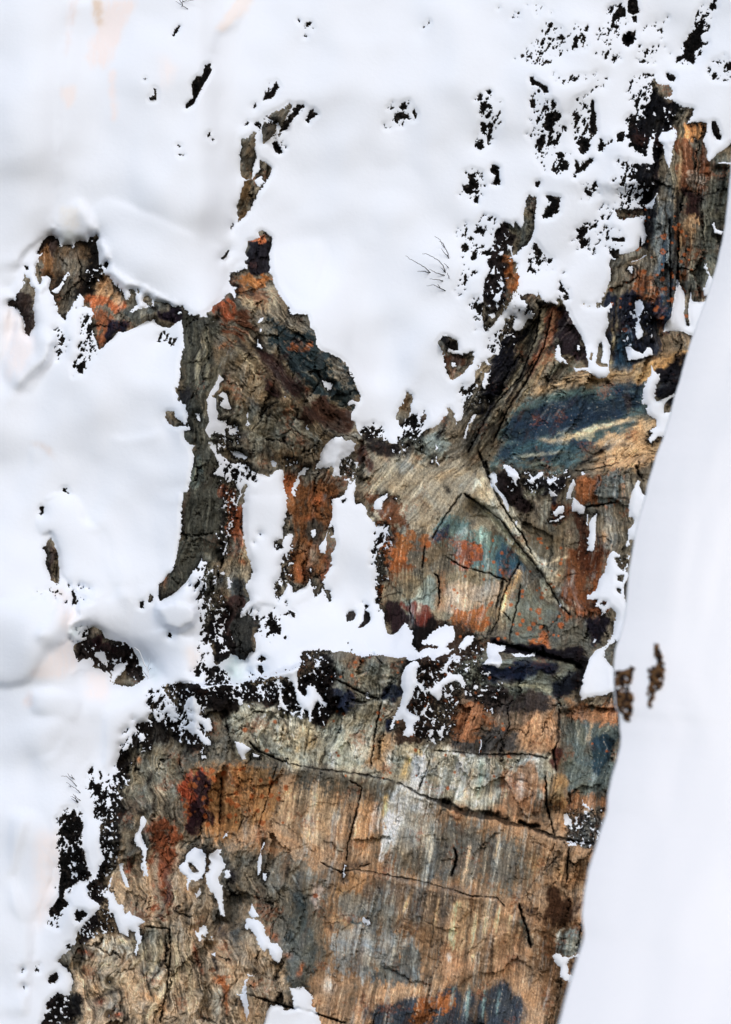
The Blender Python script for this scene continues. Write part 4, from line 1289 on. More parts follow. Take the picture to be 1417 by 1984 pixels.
# grain: stretch, bending, contrast
GR = {3: (20, .9, 1.15), 1: (30, .22, 1.15), 2: (16, .6, 1), 4: (22, .45, 1.7), 5: (12, .7, .9), 6: (22, .8, 1.25), 7: (22, .5, 1.25), 8: (20, .5, 1), 0: (18, .6, 1), 9: (24, .3, 1.1), 10: (16, .5, 1), 11: (20, .4, 1.1), 12: (18, .6, 1), 13: (20, .5, 1.4)}
wu = U + 26 * fbm(U, V, 110, 2, 201) + 9 * fbm(U, V, 30, 2, 205)
wv = V + 26 * fbm(U, V, 110, 2, 211) + 9 * fbm(U, V, 30, 2, 215)
swirl = blur(raster(pts("Z 140,1620 340,1620 620,1700 620,2100 60,2100"), U, V)[1].astype(float) * 0, 1) if False else 0
st = np.zeros(U.shape); stc = np.zeros(U.shape); wt = np.zeros(U.shape) + 1e-3
for k, (ang, fe, o) in enumerate(ZONES):
    a = math.radians(ang); ax, ay = math.sin(a), -math.cos(a)          # along the grain
    if o is None:
        w_ = np.full(U.shape, .02); sl = (slice(0, NV), slice(0, NU))
    else:
        sl0, i = raster(pts(o), U, V, 30); w_ = np.zeros(U.shape); w_[sl0] = i; w_ = blur(w_, fe / G * 1.2) + 0
        sl = (slice(max(0, sl0[0].start - 20), sl0[0].stop + 20), slice(max(0, sl0[1].start - 20), sl0[1].stop + 20))
        w_ = w_[sl]
    an, wp, ct = GR.get(k, (14, .6, 1.0))
    xx_ = U[sl] + wp * (wu[sl] - U[sl]); yy_ = V[sl] + wp * (wv[sl] - V[sl])
    al = xx_ * ax + yy_ * ay; ac = xx_ * -ay + yy_ * ax
    fine = fbm(al / an, ac, 5.2, 3, 300 + k * 7, .7)
    coarse = fbm(al / (an * .5), ac, 26, 4, 400 + k * 7, .6)
    st[sl] += w_ * fine * ct; stc[sl] += w_ * coarse * ct; wt[sl] += w_
st /= wt; stc /= wt

fr = ridged(wu, wv, 70, 4, 501)
fb = fbm(U, V, 46, 4, 511, .55)
vx = U + .5 * (wu - U) + 5 * n1; vy = V + .5 * (wv - V) + 5 * n2
lean = vx + .25 * vy
fa1, ed1 = voronoi(lean, vy * .62, 78, 527); fa2, ed2 = voronoi(lean, vy * .7, 27, 529); fa3, ed3 = voronoi(vx, vy * .8, 11, 533)
tr = fbm(wu * 1.2, wv * .8, 120, 3, 521); tq = np.floor(tr * 6) / 6 + sstep((tr * 6) % 1, .75, 1.0) / 6
smooth_slab = np.zeros(U.shape)
for o in ("Z 500,1500 1060,1490 1060,1984 620,1984", "Z 740,1040 1000,1000 1090,1190 960,1230 750,1200", "Z 960,890 1010,780 1290,720 1270,850 1100,890",
          "Z 1020,1000 1200,930 1180,1150 1090,1170", "Z 1110,1400 1200,1400 1180,1520 1110,1520", "Z 700,880 940,900 990,1010 860,1040 740,1010"):
    sl, i = raster(pts(o), U, V); smooth_slab[sl] = np.maximum(smooth_slab[sl], i)
smooth_slab = blur(smooth_slab, 12)
rough = 1 - .68 * smooth_slab
relief = rough * (.05 * fr + .08 * fb +   .42 * fa1 + .07 * fa2 + .012 * fa3) + .02 * fa2 * (1 - rough) + (.06 - .03 * smooth_slab) * stc + (.026 - .015 * smooth_slab) * st + .008 * rough * fbm(U, V, 7, 2, 541)
relief = relief * sstep(-sd, -3, 13) * (1 - .85 * np.clip(ds * 8, 0, 1) * (1 - np.clip(blur(mainrock.astype(float), 4), 0, 1)))
moss = fbm(U, V, 8, 3, 551, .7)

crack = np.zeros(U.shape)
for t in CRACK:
    hw, dp, o = t.split(' ', 2); hw, dp = float(hw), float(dp)
    sl, d, sg, arc, L = polyline_field(pts(o), 14)
    var = .75 + .5 * fbm(U[sl], V[sl], 22, 2, 561)
    e = sstep(np.minimum(arc, L - arc), 0, 10) * (.72 + .28 * sstep(fbm(U[sl], V[sl], 30, 2, 562), -.25, .1))
    crack[sl] = np.maximum(crack[sl], dp * e * np.exp(-(d / (hw * 1.0 * var)) ** 2))
# a net of fine joints
jn = np.abs(fbm(wu, wv * .8, 85, 2, 571, .4)); j2 = np.abs(fbm(wv + 50, wu, 60, 2, 581, .4))
gate = sstep(fbm(U, V, 60, 2, 591), -.05, .3)
joint = np.maximum(gate * (1 - .75 * smooth_slab) * np.exp(-(ed1 * 78 / 1.7) ** 2), .5 * sstep(fbm(U, V, 50, 2, 593), .15, .45) * rough * np.exp(-(ed2 * 27 / 1.3) ** 2))
seam = np.exp(-(stc / .028) ** 2) * rough * sstep(fbm(U, V, 80, 2, 595), -.15, .2) * sstep(-sd, 0, 8)
crack = np.maximum(crack, .07 * seam)
crack = np.maximum(crack, (.08 + .09 * rough) * joint * sstep(-sd, 0, 10))

# ---------------------------------------------------------------- colour of the rock
def lin3(r, g, b): return lin([r, g, b])
col = np.empty(U.shape + (3,), np.float32); col[:] = lin3(114, 106, 90)
brk = {}
pn = .7 * stc + .35 * fbm(U, V, 22, 4, 601, .6) + .25 * st; pn2 = .4 * st + .45 * fbm(U, V, 12, 3, 611, .65) + .45 * stc
patch = fbm(U, V, 16, 4, 608, .7)
bm = np.zeros(U.shape, np.float32); bc_ = np.zeros(U.shape + (3,), np.float32)
pw1 = 7 * n1 + 26 * fbm(U, V, 60, 3, 605, .6); pw2 = 7 * n2 + 26 * fbm(U, V, 60, 3, 606, .6)
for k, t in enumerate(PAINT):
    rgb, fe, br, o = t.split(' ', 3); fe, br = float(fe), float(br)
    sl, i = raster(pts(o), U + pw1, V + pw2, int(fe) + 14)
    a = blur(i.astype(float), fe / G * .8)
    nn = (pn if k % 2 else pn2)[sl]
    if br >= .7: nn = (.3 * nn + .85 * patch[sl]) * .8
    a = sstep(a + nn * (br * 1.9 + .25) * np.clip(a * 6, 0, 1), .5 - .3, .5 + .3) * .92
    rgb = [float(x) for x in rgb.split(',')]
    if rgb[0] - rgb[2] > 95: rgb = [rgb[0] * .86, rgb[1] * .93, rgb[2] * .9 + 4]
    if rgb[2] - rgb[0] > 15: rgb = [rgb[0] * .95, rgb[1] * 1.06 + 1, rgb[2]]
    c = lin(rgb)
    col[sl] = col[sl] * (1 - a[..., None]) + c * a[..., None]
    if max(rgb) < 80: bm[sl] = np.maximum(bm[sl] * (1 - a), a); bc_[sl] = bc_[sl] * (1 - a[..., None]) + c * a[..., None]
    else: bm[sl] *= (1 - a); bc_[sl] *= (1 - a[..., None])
# mottling, veins, weathering
hs1 = .6 * np.roll(stc, 37, 1) + .5 * fbm(wu, wv * .5, 55, 4, 623, .6) + .35 * np.roll(st, 61, 1)
for lo, hi, rgb, k_ in ((.12, .5, (150, 160, 158), .55), (.42, .7, (196, 186, 164), .6)):
    a = sstep(hs1, lo, hi) * k_ * .8 * (.35 + .65 * smooth_slab); col = col * (1 - a[..., None]) + lin(rgb) * a[..., None]
hs2 = .6 * np.roll(stc, 91, 0) + .5 * fbm(wu * .9, wv * .6, 44, 4, 625, .6)
for lo, hi, rgb, k_ in ((.18, .55, (92, 58, 40), .55), (.2, .6, (58, 66, 76), .0)):
    a = sstep(hs2, lo, hi) * k_ * .6; col = col * (1 - a[..., None]) + lin(rgb) * a[..., None]
a = sstep(-hs2, .2, .55) * .4; col = col * (1 - a[..., None]) + lin((70, 76, 80)) * a[..., None]
mod = 1 + (.62 - .2 * smooth_slab) * st + (.42 - .2 * smooth_slab) * stc + (.36 - .14 * smooth_slab) * fbm(U, V, 7, 3, 621, .75) + .18 * fb
col *= np.clip(mod, .25, 2.0)[..., None]
hue = fbm(wu, wv, 38, 3, 631)
col *= (1 + hue[..., None] * np.array([.2, .02, -.2]))
for k, t in enumerate(STROKE):  # veins and stains, plus the shadows painted in as dark strokes
    rgb, w_, al_, o = t.split(' ', 3); w_, al_ = float(w_), float(al_); rgb = [float(x) for x in rgb.split(',')]
    if rgb[0] - rgb[2] > 95: rgb = [rgb[0] * .88, rgb[1] * .94, rgb[2] * .9 + 4]
    if rgb[2] - rgb[0] > 15: rgb = [rgb[0] * .95, rgb[1] * 1.06 + 1, rgb[2]]
    sl, d, sg, arc, L = polyline_field(pts(o), w_ * 3 + 6)
    e = sstep(np.minimum(arc, L - arc) + d * 0, -2, w_ * 2 + L * .12)
    ww = w_ * 1.1 * (.75 + .9 * np.clip(.5 + .8 * fbm(U[sl], V[sl], 16, 3, 640 + k % 7, .6), 0, 1))
    a = al_ * e * np.exp(-(d / ww) ** 2) * np.clip(.8 + .9 * st[sl] + .4 * n2[sl], 0, 1.15)
    a = np.clip(a * 1.1, 0, .95)[..., None]; col[sl] = col[sl] * (1 - a) + lin(rgb) * (1.25 if max(rgb) > 110 else 1) * (1 + .3 * st[sl] + .2 * fb[sl])[..., None] * a
lt = sstep(st + .6 * fbm(U, V, 5, 2, 641), .55, .95) * .5
lt = lt * (.4 + .3 * smooth_slab)
col = col * (1 - lt[..., None]) + (np.array(lin3(205, 190, 160)) * lt[..., None])
rust = sstep(fbm(U, V, 60, 2, 651) + .7 * fbm(U, V, 7, 3, 661, .7), .5, .95) * .42
col = col * (1 - rust[..., None]) + np.array(lin3(150, 82, 42)) * rust[..., None]
dark = sstep(fbm(wu, wv, 18, 4, 671, .7) - .10 * smooth_slab, .3, .7) * .6
col = col * (1 - dark[..., None]) + np.array(lin3(30, 27, 30)) * dark[..., None]
crd = np.clip(crack / .13, 0, 1) * .7  # grooves coloured near black, the ledge shade ones too
col = col * (1 - crd[..., None]) + np.array(lin3(16, 14, 20)) * crd[..., None]
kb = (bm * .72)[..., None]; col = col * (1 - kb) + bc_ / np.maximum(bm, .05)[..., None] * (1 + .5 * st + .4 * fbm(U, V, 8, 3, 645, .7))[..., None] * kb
# orange crustose lichen rosettes
rs = np.random.RandomState(5)
LI = [(1044, 1184, 6, 1), (1034, 1209, 4, 0), (1026, 1218, 5, 0), (1049, 1215, 4, 0), (1087, 1211, 6, 0), (1008, 1211, 3.5, 0), (995, 1210, 3, 0),
      (1047, 1199, 3, 0), (1285, 488, 6, 1), (1287, 458, 6, 1), (1284, 541, 5, 0), (1211, 639, 5, 1), (1285, 524, 3, 0), (930, 1066, 6, 1), (914, 1072, 4, 0),
      (974, 1110, 4, 0), (875, 1174, 3, 1), (868, 1527, 3.5, 0), (533, 1398, 4, 0), (475, 1414, 5, 0), (517, 1454, 4, 0), (612, 1736, 5, 0),
      (950, 1172, 4, 1), (900, 1060, 5, 1), (830, 1055, 6, 0), (1289, 560, 4, 0), (1245, 560, 5, 0), (1270, 600, 5, 0), (1176, 1455, 2.5, 0), (1148, 1441, 2, 0)]
for _ in range(60): LI.append((rs.uniform(880, 1090), rs.uniform(1040, 1240), rs.uniform(1.5, 4), 0))
for _ in range(70): LI.append((rs.uniform(1180, 1340), rs.uniform(400, 620), rs.uniform(1.5, 4.5), 0))
for _ in range(60): LI.append((rs.uniform(360, 560), rs.uniform(1480, 1600), rs.uniform(1.5, 6), 0))
for _ in range(70): LI.append((rs.uniform(640, 1000), rs.uniform(1270, 1520), rs.uniform(1.5, 4), 0))
for x, y, r, ring in LI:
    i0, i1 = int((x - 14 - U0) / G), int((x + 14 - U0) / G); j0, j1 = int((y - 14 - V0) / G), int((y + 14 - V0) / G)
    sl = (slice(j0, j1), slice(i0, i1))
    d = np.hypot(U[sl] - x, V[sl] - y) / r + .45 * n1[sl]
    a = (1 - sstep(d, .7, 1.2)) * .85
    if ring: a = a * (.35 + .65 * sstep(d, .25, .55))
    col[sl] = col[sl] * (1 - a[..., None]) + np.array(lin3(168, 88, 32)) * a[..., None]
# black weathered crust and heather on the traced dark places and along ragged snow edges
dkf = np.maximum(dk * .95, blur(dk.astype(float), 1.5))
dkf = np.maximum(dkf, np.clip(ds * 3.2, 0, 1) * (1 - sstep(blur(mainrock.astype(float), 10), .35, .8)))
rim = np.exp(-np.maximum(-sd, 0) / 5.0) * sstep(fbm(U, V, 70, 2, 681), -.05, .3) * .9
dkf = np.clip(np.maximum(dkf, np.maximum(rim, np.clip(df * 2.4, 0, .85) * sstep(moss + .25, -.1, .35))), 0, 1)
dkc = (np.array(lin3(10, 8, 11)) + np.array([.035, .029, .024]) * sstep(fbm(U, V, 14, 3, 683, .7), .12, .5)[..., None]) * (1 + .8 * np.clip(moss, -1, 1))[..., None] + np.array([.008, .004, .0]) * np.clip(fb, 0, 1)[..., None]
col = col * (1 - dkf[..., None]) + dkc * dkf[..., None]
g_ = np.maximum(col.mean(-1, keepdims=True), 1e-4); col = g_ + (col - g_) * .88
col = np.clip(col * (.15 * (g_ * 1.1 / .15) ** 1.46) / g_, .002, .8)

H_rock = H_rock + relief - crack + .05 * dkf * moss * sstep(-sd, 0, 7)

# ---------------------------------------------------------------- the snow lies over it
Hb = blur(H_rock, 9)
Hs_macro = blur(H_rock, 22)
sdb = np.maximum(blur(np.clip(sd, -6, 60), 2.2), 0); a = 1 - np.exp(-sdb / 7.0); a2 = 1 - np.exp(-sdb / 30.0)
base = (1 - a) * H_rock + a * ((1 - a2) * Hb + a2 * Hs_macro)
snowrel = .09 * fbm(U, V, 110, 2, 701, .4) * a2 + .002 * fbm(U, V, 12, 2, 711) * a
softspeck = np.clip(ds * 3, 0, 1) * .012 * fbm(U, V, 12, 3, 721, .6) * a
spk = 1 - .85 * np.clip(blur(ds, 3) * 6, 0, 1) * (1 - np.clip(blur(mainrock.astype(float), 4), 0, 1)); T = .032 * spk
snow_lift = T * a
mound = np.zeros(U.shape)
for t in MOUND:
    h_, w_, o = t.split(' ', 2); h_, w_ = float(h_), float(w_)
    sl, i = raster(pts(o), U + 2.5 * n1, V + 2.5 * n2, int(w_ * 3) + 20)
    f_ = blur(i.astype(float), w_ * 2 / G); r_ = blur(i.astype(float), 1.5)
    mound[sl] = mound[sl] + .6 * h_ * np.sqrt(np.clip((f_ - .35) * 1.54, 0, 1)) * sstep(r_, .3, .7)
base = base + blur(mound, 1.6) * a
H_snow = base + T * a + .014 * spk * np.clip(sdb / 4, 0, 1) + step_field(STEP_S) * a + snowrel + softspeck
flo = H_rock + .004 + spk * .008 * np.minimum(sdb, 8)
k_ = .012; dd_ = np.clip((H_snow - flo) / k_, -30, 30)
H_snow = np.where(sd > 0, flo + k_ * np.log1p(np.exp(dd_)), H_rock + .03 * sd)
w1 = np.clip((sd - 1.5) / 5, 0, 1); H_snow = w1 * blur(H_snow, 1.2) + (1 - w1) * H_snow
H_snow = np.where(sd > 10, np.minimum(1, (sd - 10) / 25) * blur(H_snow, 3) + (1 - np.minimum(1, (sd - 10) / 25)) * H_snow, H_snow)
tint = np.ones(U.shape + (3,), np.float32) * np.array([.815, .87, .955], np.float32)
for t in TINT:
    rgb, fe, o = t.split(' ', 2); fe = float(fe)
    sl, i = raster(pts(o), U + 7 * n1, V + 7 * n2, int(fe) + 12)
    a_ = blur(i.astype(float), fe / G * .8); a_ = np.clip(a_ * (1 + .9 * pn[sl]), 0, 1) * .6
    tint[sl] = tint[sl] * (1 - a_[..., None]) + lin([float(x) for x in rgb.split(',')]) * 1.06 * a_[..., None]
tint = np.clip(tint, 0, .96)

def world_co(u, v, h):
    k = (D - h) / D
    return np.stack([(u - CX) * S * k, -h, (CY - v) * S * k], -1)
CO_R = world_co(U, V, H_rock); CO_S = world_co(U, V, H_snow)
# ---------------------------------------------------------------- materials
def mat(name, rough=.8, spec=.3):
    m_ = bpy.data.materials.new(name); m_.use_nodes = True
    b = m_.node_tree.nodes['Principled BSDF']; b.inputs['Roughness'].default_value = rough
    b.inputs['Specular IOR Level'].default_value = spec
    return m_, m_.node_tree, b

def rock_material():
    m_, t, b = mat('weathered_rock', .85, .08)
    N = t.nodes; L = t.links
    at = N.new('ShaderNodeAttribute'); at.attribute_name = 'col'
    tc = N.new('ShaderNodeTexCoord')
    n = N.new('ShaderNodeTexNoise'); n.inputs['Scale'].default_value = 26; n.inputs['Detail'].default_value = 5; n.inputs['Roughness'].default_value = .7
    mp = N.new('ShaderNodeMapping'); mp.inputs['Scale'].default_value = (1, 1, .35); mp.inputs['Rotation'].default_value = (0, .15, 0)
    L.new(tc.outputs['Object'], mp.inputs[0]); L.new(mp.outputs[0], n.inputs[0])
    r = N.new('ShaderNodeMapRange'); r.inputs[1].default_value = .3; r.inputs[2].default_value = .7; r.inputs[3].default_value = .52; r.inputs[4].default_value = 1.48
    L.new(n.outputs[0], r.inputs[0])
    mx = N.new('ShaderNodeVectorMath'); mx.operation = 'SCALE'
    L.new(at.outputs['Color'], mx.inputs[0]); L.new(r.outputs[0], mx.inputs['Scale']); L.new(mx.outputs[0], b.inputs['Base Color'])
    bp = N.new('ShaderNodeBump'); bp.inputs['Strength'].default_value = .6; bp.inputs['Distance'].default_value = .02
    L.new(n.outputs[0], bp.inputs['Height']); L.new(bp.outputs[0], b.inputs['Normal'])
    return m_
def snow_material():
    m_, t, b = mat('snow', .75, .2)
    N = t.nodes; L = t.links
    at = N.new('ShaderNodeAttribute'); at.attribute_name = 'col'
    L.new(at.outputs['Color'], b.inputs['Base Color'])
    tc = N.new('ShaderNodeTexCoord')
    n = N.new('ShaderNodeTexNoise'); n.inputs['Scale'].default_value = 9; n.inputs['Detail'].default_value = 6; n.inputs['Roughness'].default_value = .6
    L.new(tc.outputs['Object'], n.inputs[0])
    bp = N.new('ShaderNodeBump'); bp.inputs['Strength'].default_value = .3; bp.inputs['Distance'].default_value = .02
    L.new(n.outputs[0], bp.inputs['Height']); L.new(bp.outputs[0], b.inputs['Normal'])
    return m_
def plain(name, c, rough=.85):
    m_, t, b = mat(name, rough, .2)
    n = t.nodes.new('ShaderNodeTexNoise'); n.inputs['Scale'].default_value = 14; n.inputs['Detail'].default_value = 3
    tc = t.nodes.new('ShaderNodeTexCoord'); t.links.new(tc.outputs['Object'], n.inputs[0])
    cr = t.nodes.new('ShaderNodeValToRGB'); c = np.array(c)
    cr.color_ramp.elements[0].position = .3; cr.color_ramp.elements[1].position = .7
    cr.color_ramp.elements[0].color = (*(c * .5), 1); cr.color_ramp.elements[1].color = (*(c * 1.5), 1)
    t.links.new(n.outputs[0], cr.inputs[0]); t.links.new(cr.outputs[0], b.inputs['Base Color'])
    return m_
M_ROCK, M_SNOW = rock_material(), snow_material()

def mesh_obj(name, co, faces, material, colr=None, label=None, cat=None, group=None, kind=None, smooth=True, origin=None, parent=None):
    me = bpy.data.meshes.new(name)
    co = np.asarray(co, np.float32).reshape(-1, 3)
    if origin is not None: co = co - np.asarray(origin, np.float32)
    faces = np.asarray(faces, np.int32); k = faces.shape[1]
    me.vertices.add(len(co)); me.vertices.foreach_set('co', co.ravel())
    me.loops.add(faces.size); me.loops.foreach_set('vertex_index', faces.ravel())
    me.polygons.add(len(faces)); me.polygons.foreach_set('loop_start', np.arange(0, faces.size, k, dtype=np.int32))
    me.polygons.foreach_set('use_smooth', np.full(len(faces), smooth))
    me.update(calc_edges=True)
    if colr is not None:
        c4 = np.ones((len(co), 4), np.float32); c4[:, :3] = colr.reshape(-1, 3)
        at = me.color_attributes.new('col', 'FLOAT_COLOR', 'POINT'); at.data.foreach_set('color', c4.ravel())
    me.materials.append(material)
    o = bpy.data.objects.new(name, me); scene.collection.objects.link(o)
    if origin is not None: o.location = [float(x) for x in origin]
    if label: o['label'] = label
    if cat: o['category'] = cat
    if group: o['group'] = group
    if kind: o['kind'] = kind
    if parent: o.parent = parent
    return o

IDX = np.arange(NU * NV, dtype=np.int64).reshape(NV, NU)
Q = np.stack([IDX[:-1, :-1], IDX[1:, :-1], IDX[1:, 1:], IDX[:-1, 1:]], -1)      # quads seen from the camera side

def grid_obj(name, facemask, CO, C, material, skirt=0.0, **kw):
    f = Q[facemask]
    ids, inv = np.unique(f.ravel(), return_inverse=True)
    f = inv.reshape(-1, 4).astype(np.int64)
    co = CO.reshape(-1, 3)[ids]; c = C.reshape(-1, 3)[ids]
    if skirt > 0:                                       # real thickness: walls going back from the rim
        e = np.concatenate([f[:, [0, 1]], f[:, [1, 2]], f[:, [2, 3]], f[:, [3, 0]]])
        key = e[:, 0] * len(co) + e[:, 1]; rkey = e[:, 1] * len(co) + e[:, 0]
        bd = e[~np.isin(key, rkey)]
        off = len(co); back = co + np.array([0, skirt, -.1 * skirt])
        co = np.concatenate([co, back]); c = np.concatenate([c, c])
        f = np.concatenate([f, np.stack([bd[:, 1], bd[:, 0], bd[:, 0] + off, bd[:, 1] + off], -1)])
        used, inv = np.unique(f.ravel(), return_inverse=True); f = inv.reshape(-1, 4); co = co[used]; c = c[used]
    if kw.get('kind') != 'structure':
        kw['origin'] = [(co[:, 0].min() + co[:, 0].max()) / 2, co[:, 1].mean(), co[:, 2].min()]
    return mesh_obj(name, co, f, material, c, **kw)

# ---------------------------------------------------------------- which patch is which: connected pieces
def components(mask):
    """label 4-connected pieces by runs"""
    lab = np.zeros(mask.shape, np.int32); par = [0]
    def find(a):
        while par[a] != a: par[a] = par[par[a]]; a = par[a]
        return a
    prev = []
    for j in range(mask.shape[0]):
        r = np.diff(np.concatenate([[0], mask[j].astype(np.int8), [0]]))
        s = np.flatnonzero(r == 1); e = np.flatnonzero(r == -1); cur = []; p = 0
        for a, b in zip(s, e):
            while p < len(prev) and prev[p][1] <= a: p += 1
            l = 0; k = p
            while k < len(prev) and prev[k][0] < b:
                pl = find(prev[k][2])
                if l == 0: l = pl
                else: par[max(l, pl)] = min(l, pl); l = min(l, pl)
                k += 1
            if l == 0: l = len(par); par.append(l)
            cur.append((a, b, l)); lab[j, a:b] = l
        prev = cur
    root = np.array([find(i) for i in range(len(par))]); u_, inv = np.unique(root, return_inverse=True)
    return inv[lab], len(u_)

def grow(lab, n):
    for _ in range(n):
        for ax, s in ((0, 1), (0, -1), (1, 1), (1, -1)):
            r = np.roll(lab, s, ax); lab = np.where(lab == 0, r, lab)
    return lab
def face_lab(lab):
    return np.maximum(np.maximum(lab[:-1, :-1], lab[1:, :-1]), np.maximum(lab[1:, 1:], lab[:-1, 1:]))

rl, nr = components(rock); sl_, ns = components(~rock)
inframe = (U > 0) & (U < 1417) & (V > 0) & (V < 1984)
ue = pts(RIDGE); edge_u = np.interp(V, ue[:, 1], ue[:, 0])
vis = inframe & (U < edge_u)
def stats(lab, n):
    cnt = np.bincount(lab[vis], minlength=n); cu = np.bincount(lab[vis], weights=U[vis], minlength=n) / np.maximum(cnt, 1)
    cv = np.bincount(lab[vis], weights=V[vis], minlength=n) / np.maximum(cnt, 1)
    return cnt, cu, cv
if globals().get('LIST_PIECES'):
    for nm, lab, n in (('ROCK', rl, nr), ('SNOW', sl_, ns)):
        cnt, cu, cv = stats(lab, n)
        for k in np.argsort(-cnt):
            if k and cnt[k] >= 30: print(nm, k, cnt[k], round(cu[k]), round(cv[k]))

def seed_lab(lab, u, v):
    i, j = int(round((u - U0) / G)), int(round((v - V0) / G))
    w_ = lab[j - 4:j + 5, i - 4:i + 5]; yy, xx = np.nonzero(w_)
    if len(yy) == 0: return 0
    k = np.argmin((yy - 4) ** 2 + (xx - 4) ** 2); return int(w_[yy[k], xx[k]])
rcnt, rcu, rcv = stats(rl, nr); scnt, scu, scv = stats(sl_, ns)

OUTCROPS = [
 (980, 512, 'tall ragged outcrop with an orange lichen streak beside the bare twigs in the snow'),
 (214, 1272, 'dark rock sheltered in the hollow under the snow overhang, frosted twig at right'),
 (137, 1640, 'long black upright rock strip left of the lower wall, with heather along it'),
 (881, 693, 'brown boulder with a black cap standing alone in the middle snowfield'),
 (56, 600, 'brown rock tongue hanging below the far left outcrop, narrow at its foot'),
 (475, 400, 'brown pointed slab just under the grey slab in the upper snowfield'),
 (481, 303, 'long narrow grey slab standing upright in the upper snowfield'),
 (1355, 70, 'long slanting black rock rib with a snow pocket near the top right corner'),
 (104, 1080, 'dark slot of rock between two snow mounds at the left'),
 (546, 232, 'dark pair of slanting rock spikes above the grey slab'),
 (1141, 265, 'thin upright black rock pillar among specks in the upper right snow'),
 (386, 160, 'black comma shaped rock alone in the upper left snowfield'),
 (1070, 232, 'chunky black rock left of the thin black pillar'),
 (1072, 401, 'dark blue grey block at the right of the forked pale outcrop'),
 (522, 250, 'small grey slab with an orange lower tip under the dark spikes'),
 (538, 288, 'small dark brown knob right of the orange tipped slab'),
 (1129, 457, 'black crumbly rock in the snowfield, below and right of the blue grey block'),
 (1222, 74, 'squarish black block, the lowest of three near the top edge'),
 (1222, 15, 'tall black block cut by the top edge, above the squarish block'),
 (1200, 22, 'ragged black patch left of the tall block at the top edge'),
 (1053, 170, 'bent black rock at the top of the speckled snow'),
 (912, 355, 'black crumbly cluster at the left border of the speckled snow'),
 (1051, 274, 'black rock with snow crumbs under the chunky black rock'),
 (1129, 322, 'forked black rock below the thin black pillar'),
 (779, 225, 'black star shaped cluster alone in the snow right of the upper slabs'),
 (526, 175, 'small black rock with a thin tip above the dark pair of spikes'),
 (603, 223, 'small black curved rock right of the dark pair of spikes'),
 (532, 1220, 'small black arched rock on the snow ledge left of the ledge middle'),
 (682, 1195, 'small grey oval stone on the snow ledge'),
 (712, 1198, 'small crescent shaped grey stone, right of the oval one on the ledge'),
 (1390, 250, 'speckled dark rock between the orange topped pillar and the near snow bank'),
 (157, 713, 'small black rock below the speckled snow rib at the left'),
 (539, 1057, 'small rust brown stone in the snow left of the rust coloured pillar'),
 (480, 1240, 'small dark grey horn of rock at the foot of the grey column'),
 (300, 1160, 'small grey stone beside the round snow cushion'),
 (277, 1173, 'small black stone lower left of the grey stone by the snow cushion'),
 (88, 1131, 'tiny black gap of rock below the dark slot'),
 (505, 1290, 'small black stone standing in the blue tinted snow pit'),
 (790, 790, 'small upright brown rock horn at the foot of the middle snowfield'),
]
PATCHES = [
 (1170, 1230, 'large white snow wedge lying against the near snow bank, above the dark overhang'),
 (571, 1958, 'broad snow patch at the bottom edge of the wall'),
 (1325, 608, 'bluish snow chute under the tall right wall, split by a thin rock tooth'),
 (1265, 760, 'zigzag snow patch at the right end of the blue slab'),
 (232, 1785, 'branching snow patch low on the left side of the wall'),
 (660, 885, 'rounded snow cap on top of the rust coloured pillar'),
 (419, 1701, 'long forked snow patch, the right one of the pair on the lower wall'),
 (376, 1677, 'crumbly ring shaped snow patch left of the long forked one'),
 (420, 804, 'ragged snow patch with dark crumbs at the right edge of the grey column'),
 (512, 1825, 'slanting snow patch on the lower wall, rust coloured rock at its right'),
 (1235, 985, 'upright snow strip touching the near bank, right of the rust slab'),
 (1290, 285, 'pointed snow patch in the black rock left of the orange topped pillar'),
 (958, 1265, 'small snow drift with a jagged edge on the dark ledge'),
 (278, 1640, 'thin vertical snow tongue with a hooked top on the lower left wall'),
 (1095, 1865, 'ragged snow scrap beside the near bank low on the wall'),
 (1238, 617, 'narrow vertical snow drip between dark ribs under the orange lichen'),
 (1148, 1035, 'narrow vertical snow stripe on the rust stained slab'),
 (1236, 685, 'flat ragged snow strip above the tan ledge of the right wall'),
 (475, 1932, 'thin Y shaped snow streak near the bottom edge'),
 (970, 955, 'long thin snow sliver following the diagonal crack'),
 (470, 1450, 'small triangular snow patch above the orange block'),
 (992, 917, 'lumpy little snow patch above the dark pocket'),
 (1040, 925, 'second lumpy snow patch right of the one above the dark pocket'),
 (1120, 983, 'small snow scrap under the orange slab edge'),
 (1108, 950, 'small pointed snow triangle left of the orange slab'),
 (905, 1245, 'small snow scrap on the rocks right of the ledge drift'),
 (579, 925, 'slender snow strip on the left edge of the rust pillar'),
 (392, 1808, 'small broken snow scrap under the ring shaped patch'),
 (736, 973, 'small snow blob in a rust brown hollow of the middle wall'),
 (240, 1696, 'thin slanting snow sliver left of the hooked tongue'),
 (503, 1665, 'narrow upright snow sliver right of the forked patch'),
 (1101, 1588, 'tiny snow plug beside the near bank under the orange block'),
 (932, 1445, 'thin short snow drip on the wall right of the brown crumbly rocks'),
 (635, 746, 'small snow hole filling in the dark upper wall'),
 (470, 885, 'small curved snow patch on the grey rock above the ledge pillars'),
 (965, 560, 'small snow pocket inside the tall ragged outcrop'),
 (503, 350, 'small snow pocket beside the brown pointed slab'),
]
def assign(lab, seeds, big):
    """piece number -> (label); each seed takes the piece under it once"""
    out = {}
    for u, v, t in seeds:
        k = seed_lab(lab, u, v)
        if k and k != big and k not in out: out[k] = t
    return out
rbig = int(np.argmax(rcnt[1:]) + 1); sbig = int(np.argmax(scnt[1:]) + 1)
OA = assign(rl, OUTCROPS, rbig); PA = assign(sl_, PATCHES, sbig)
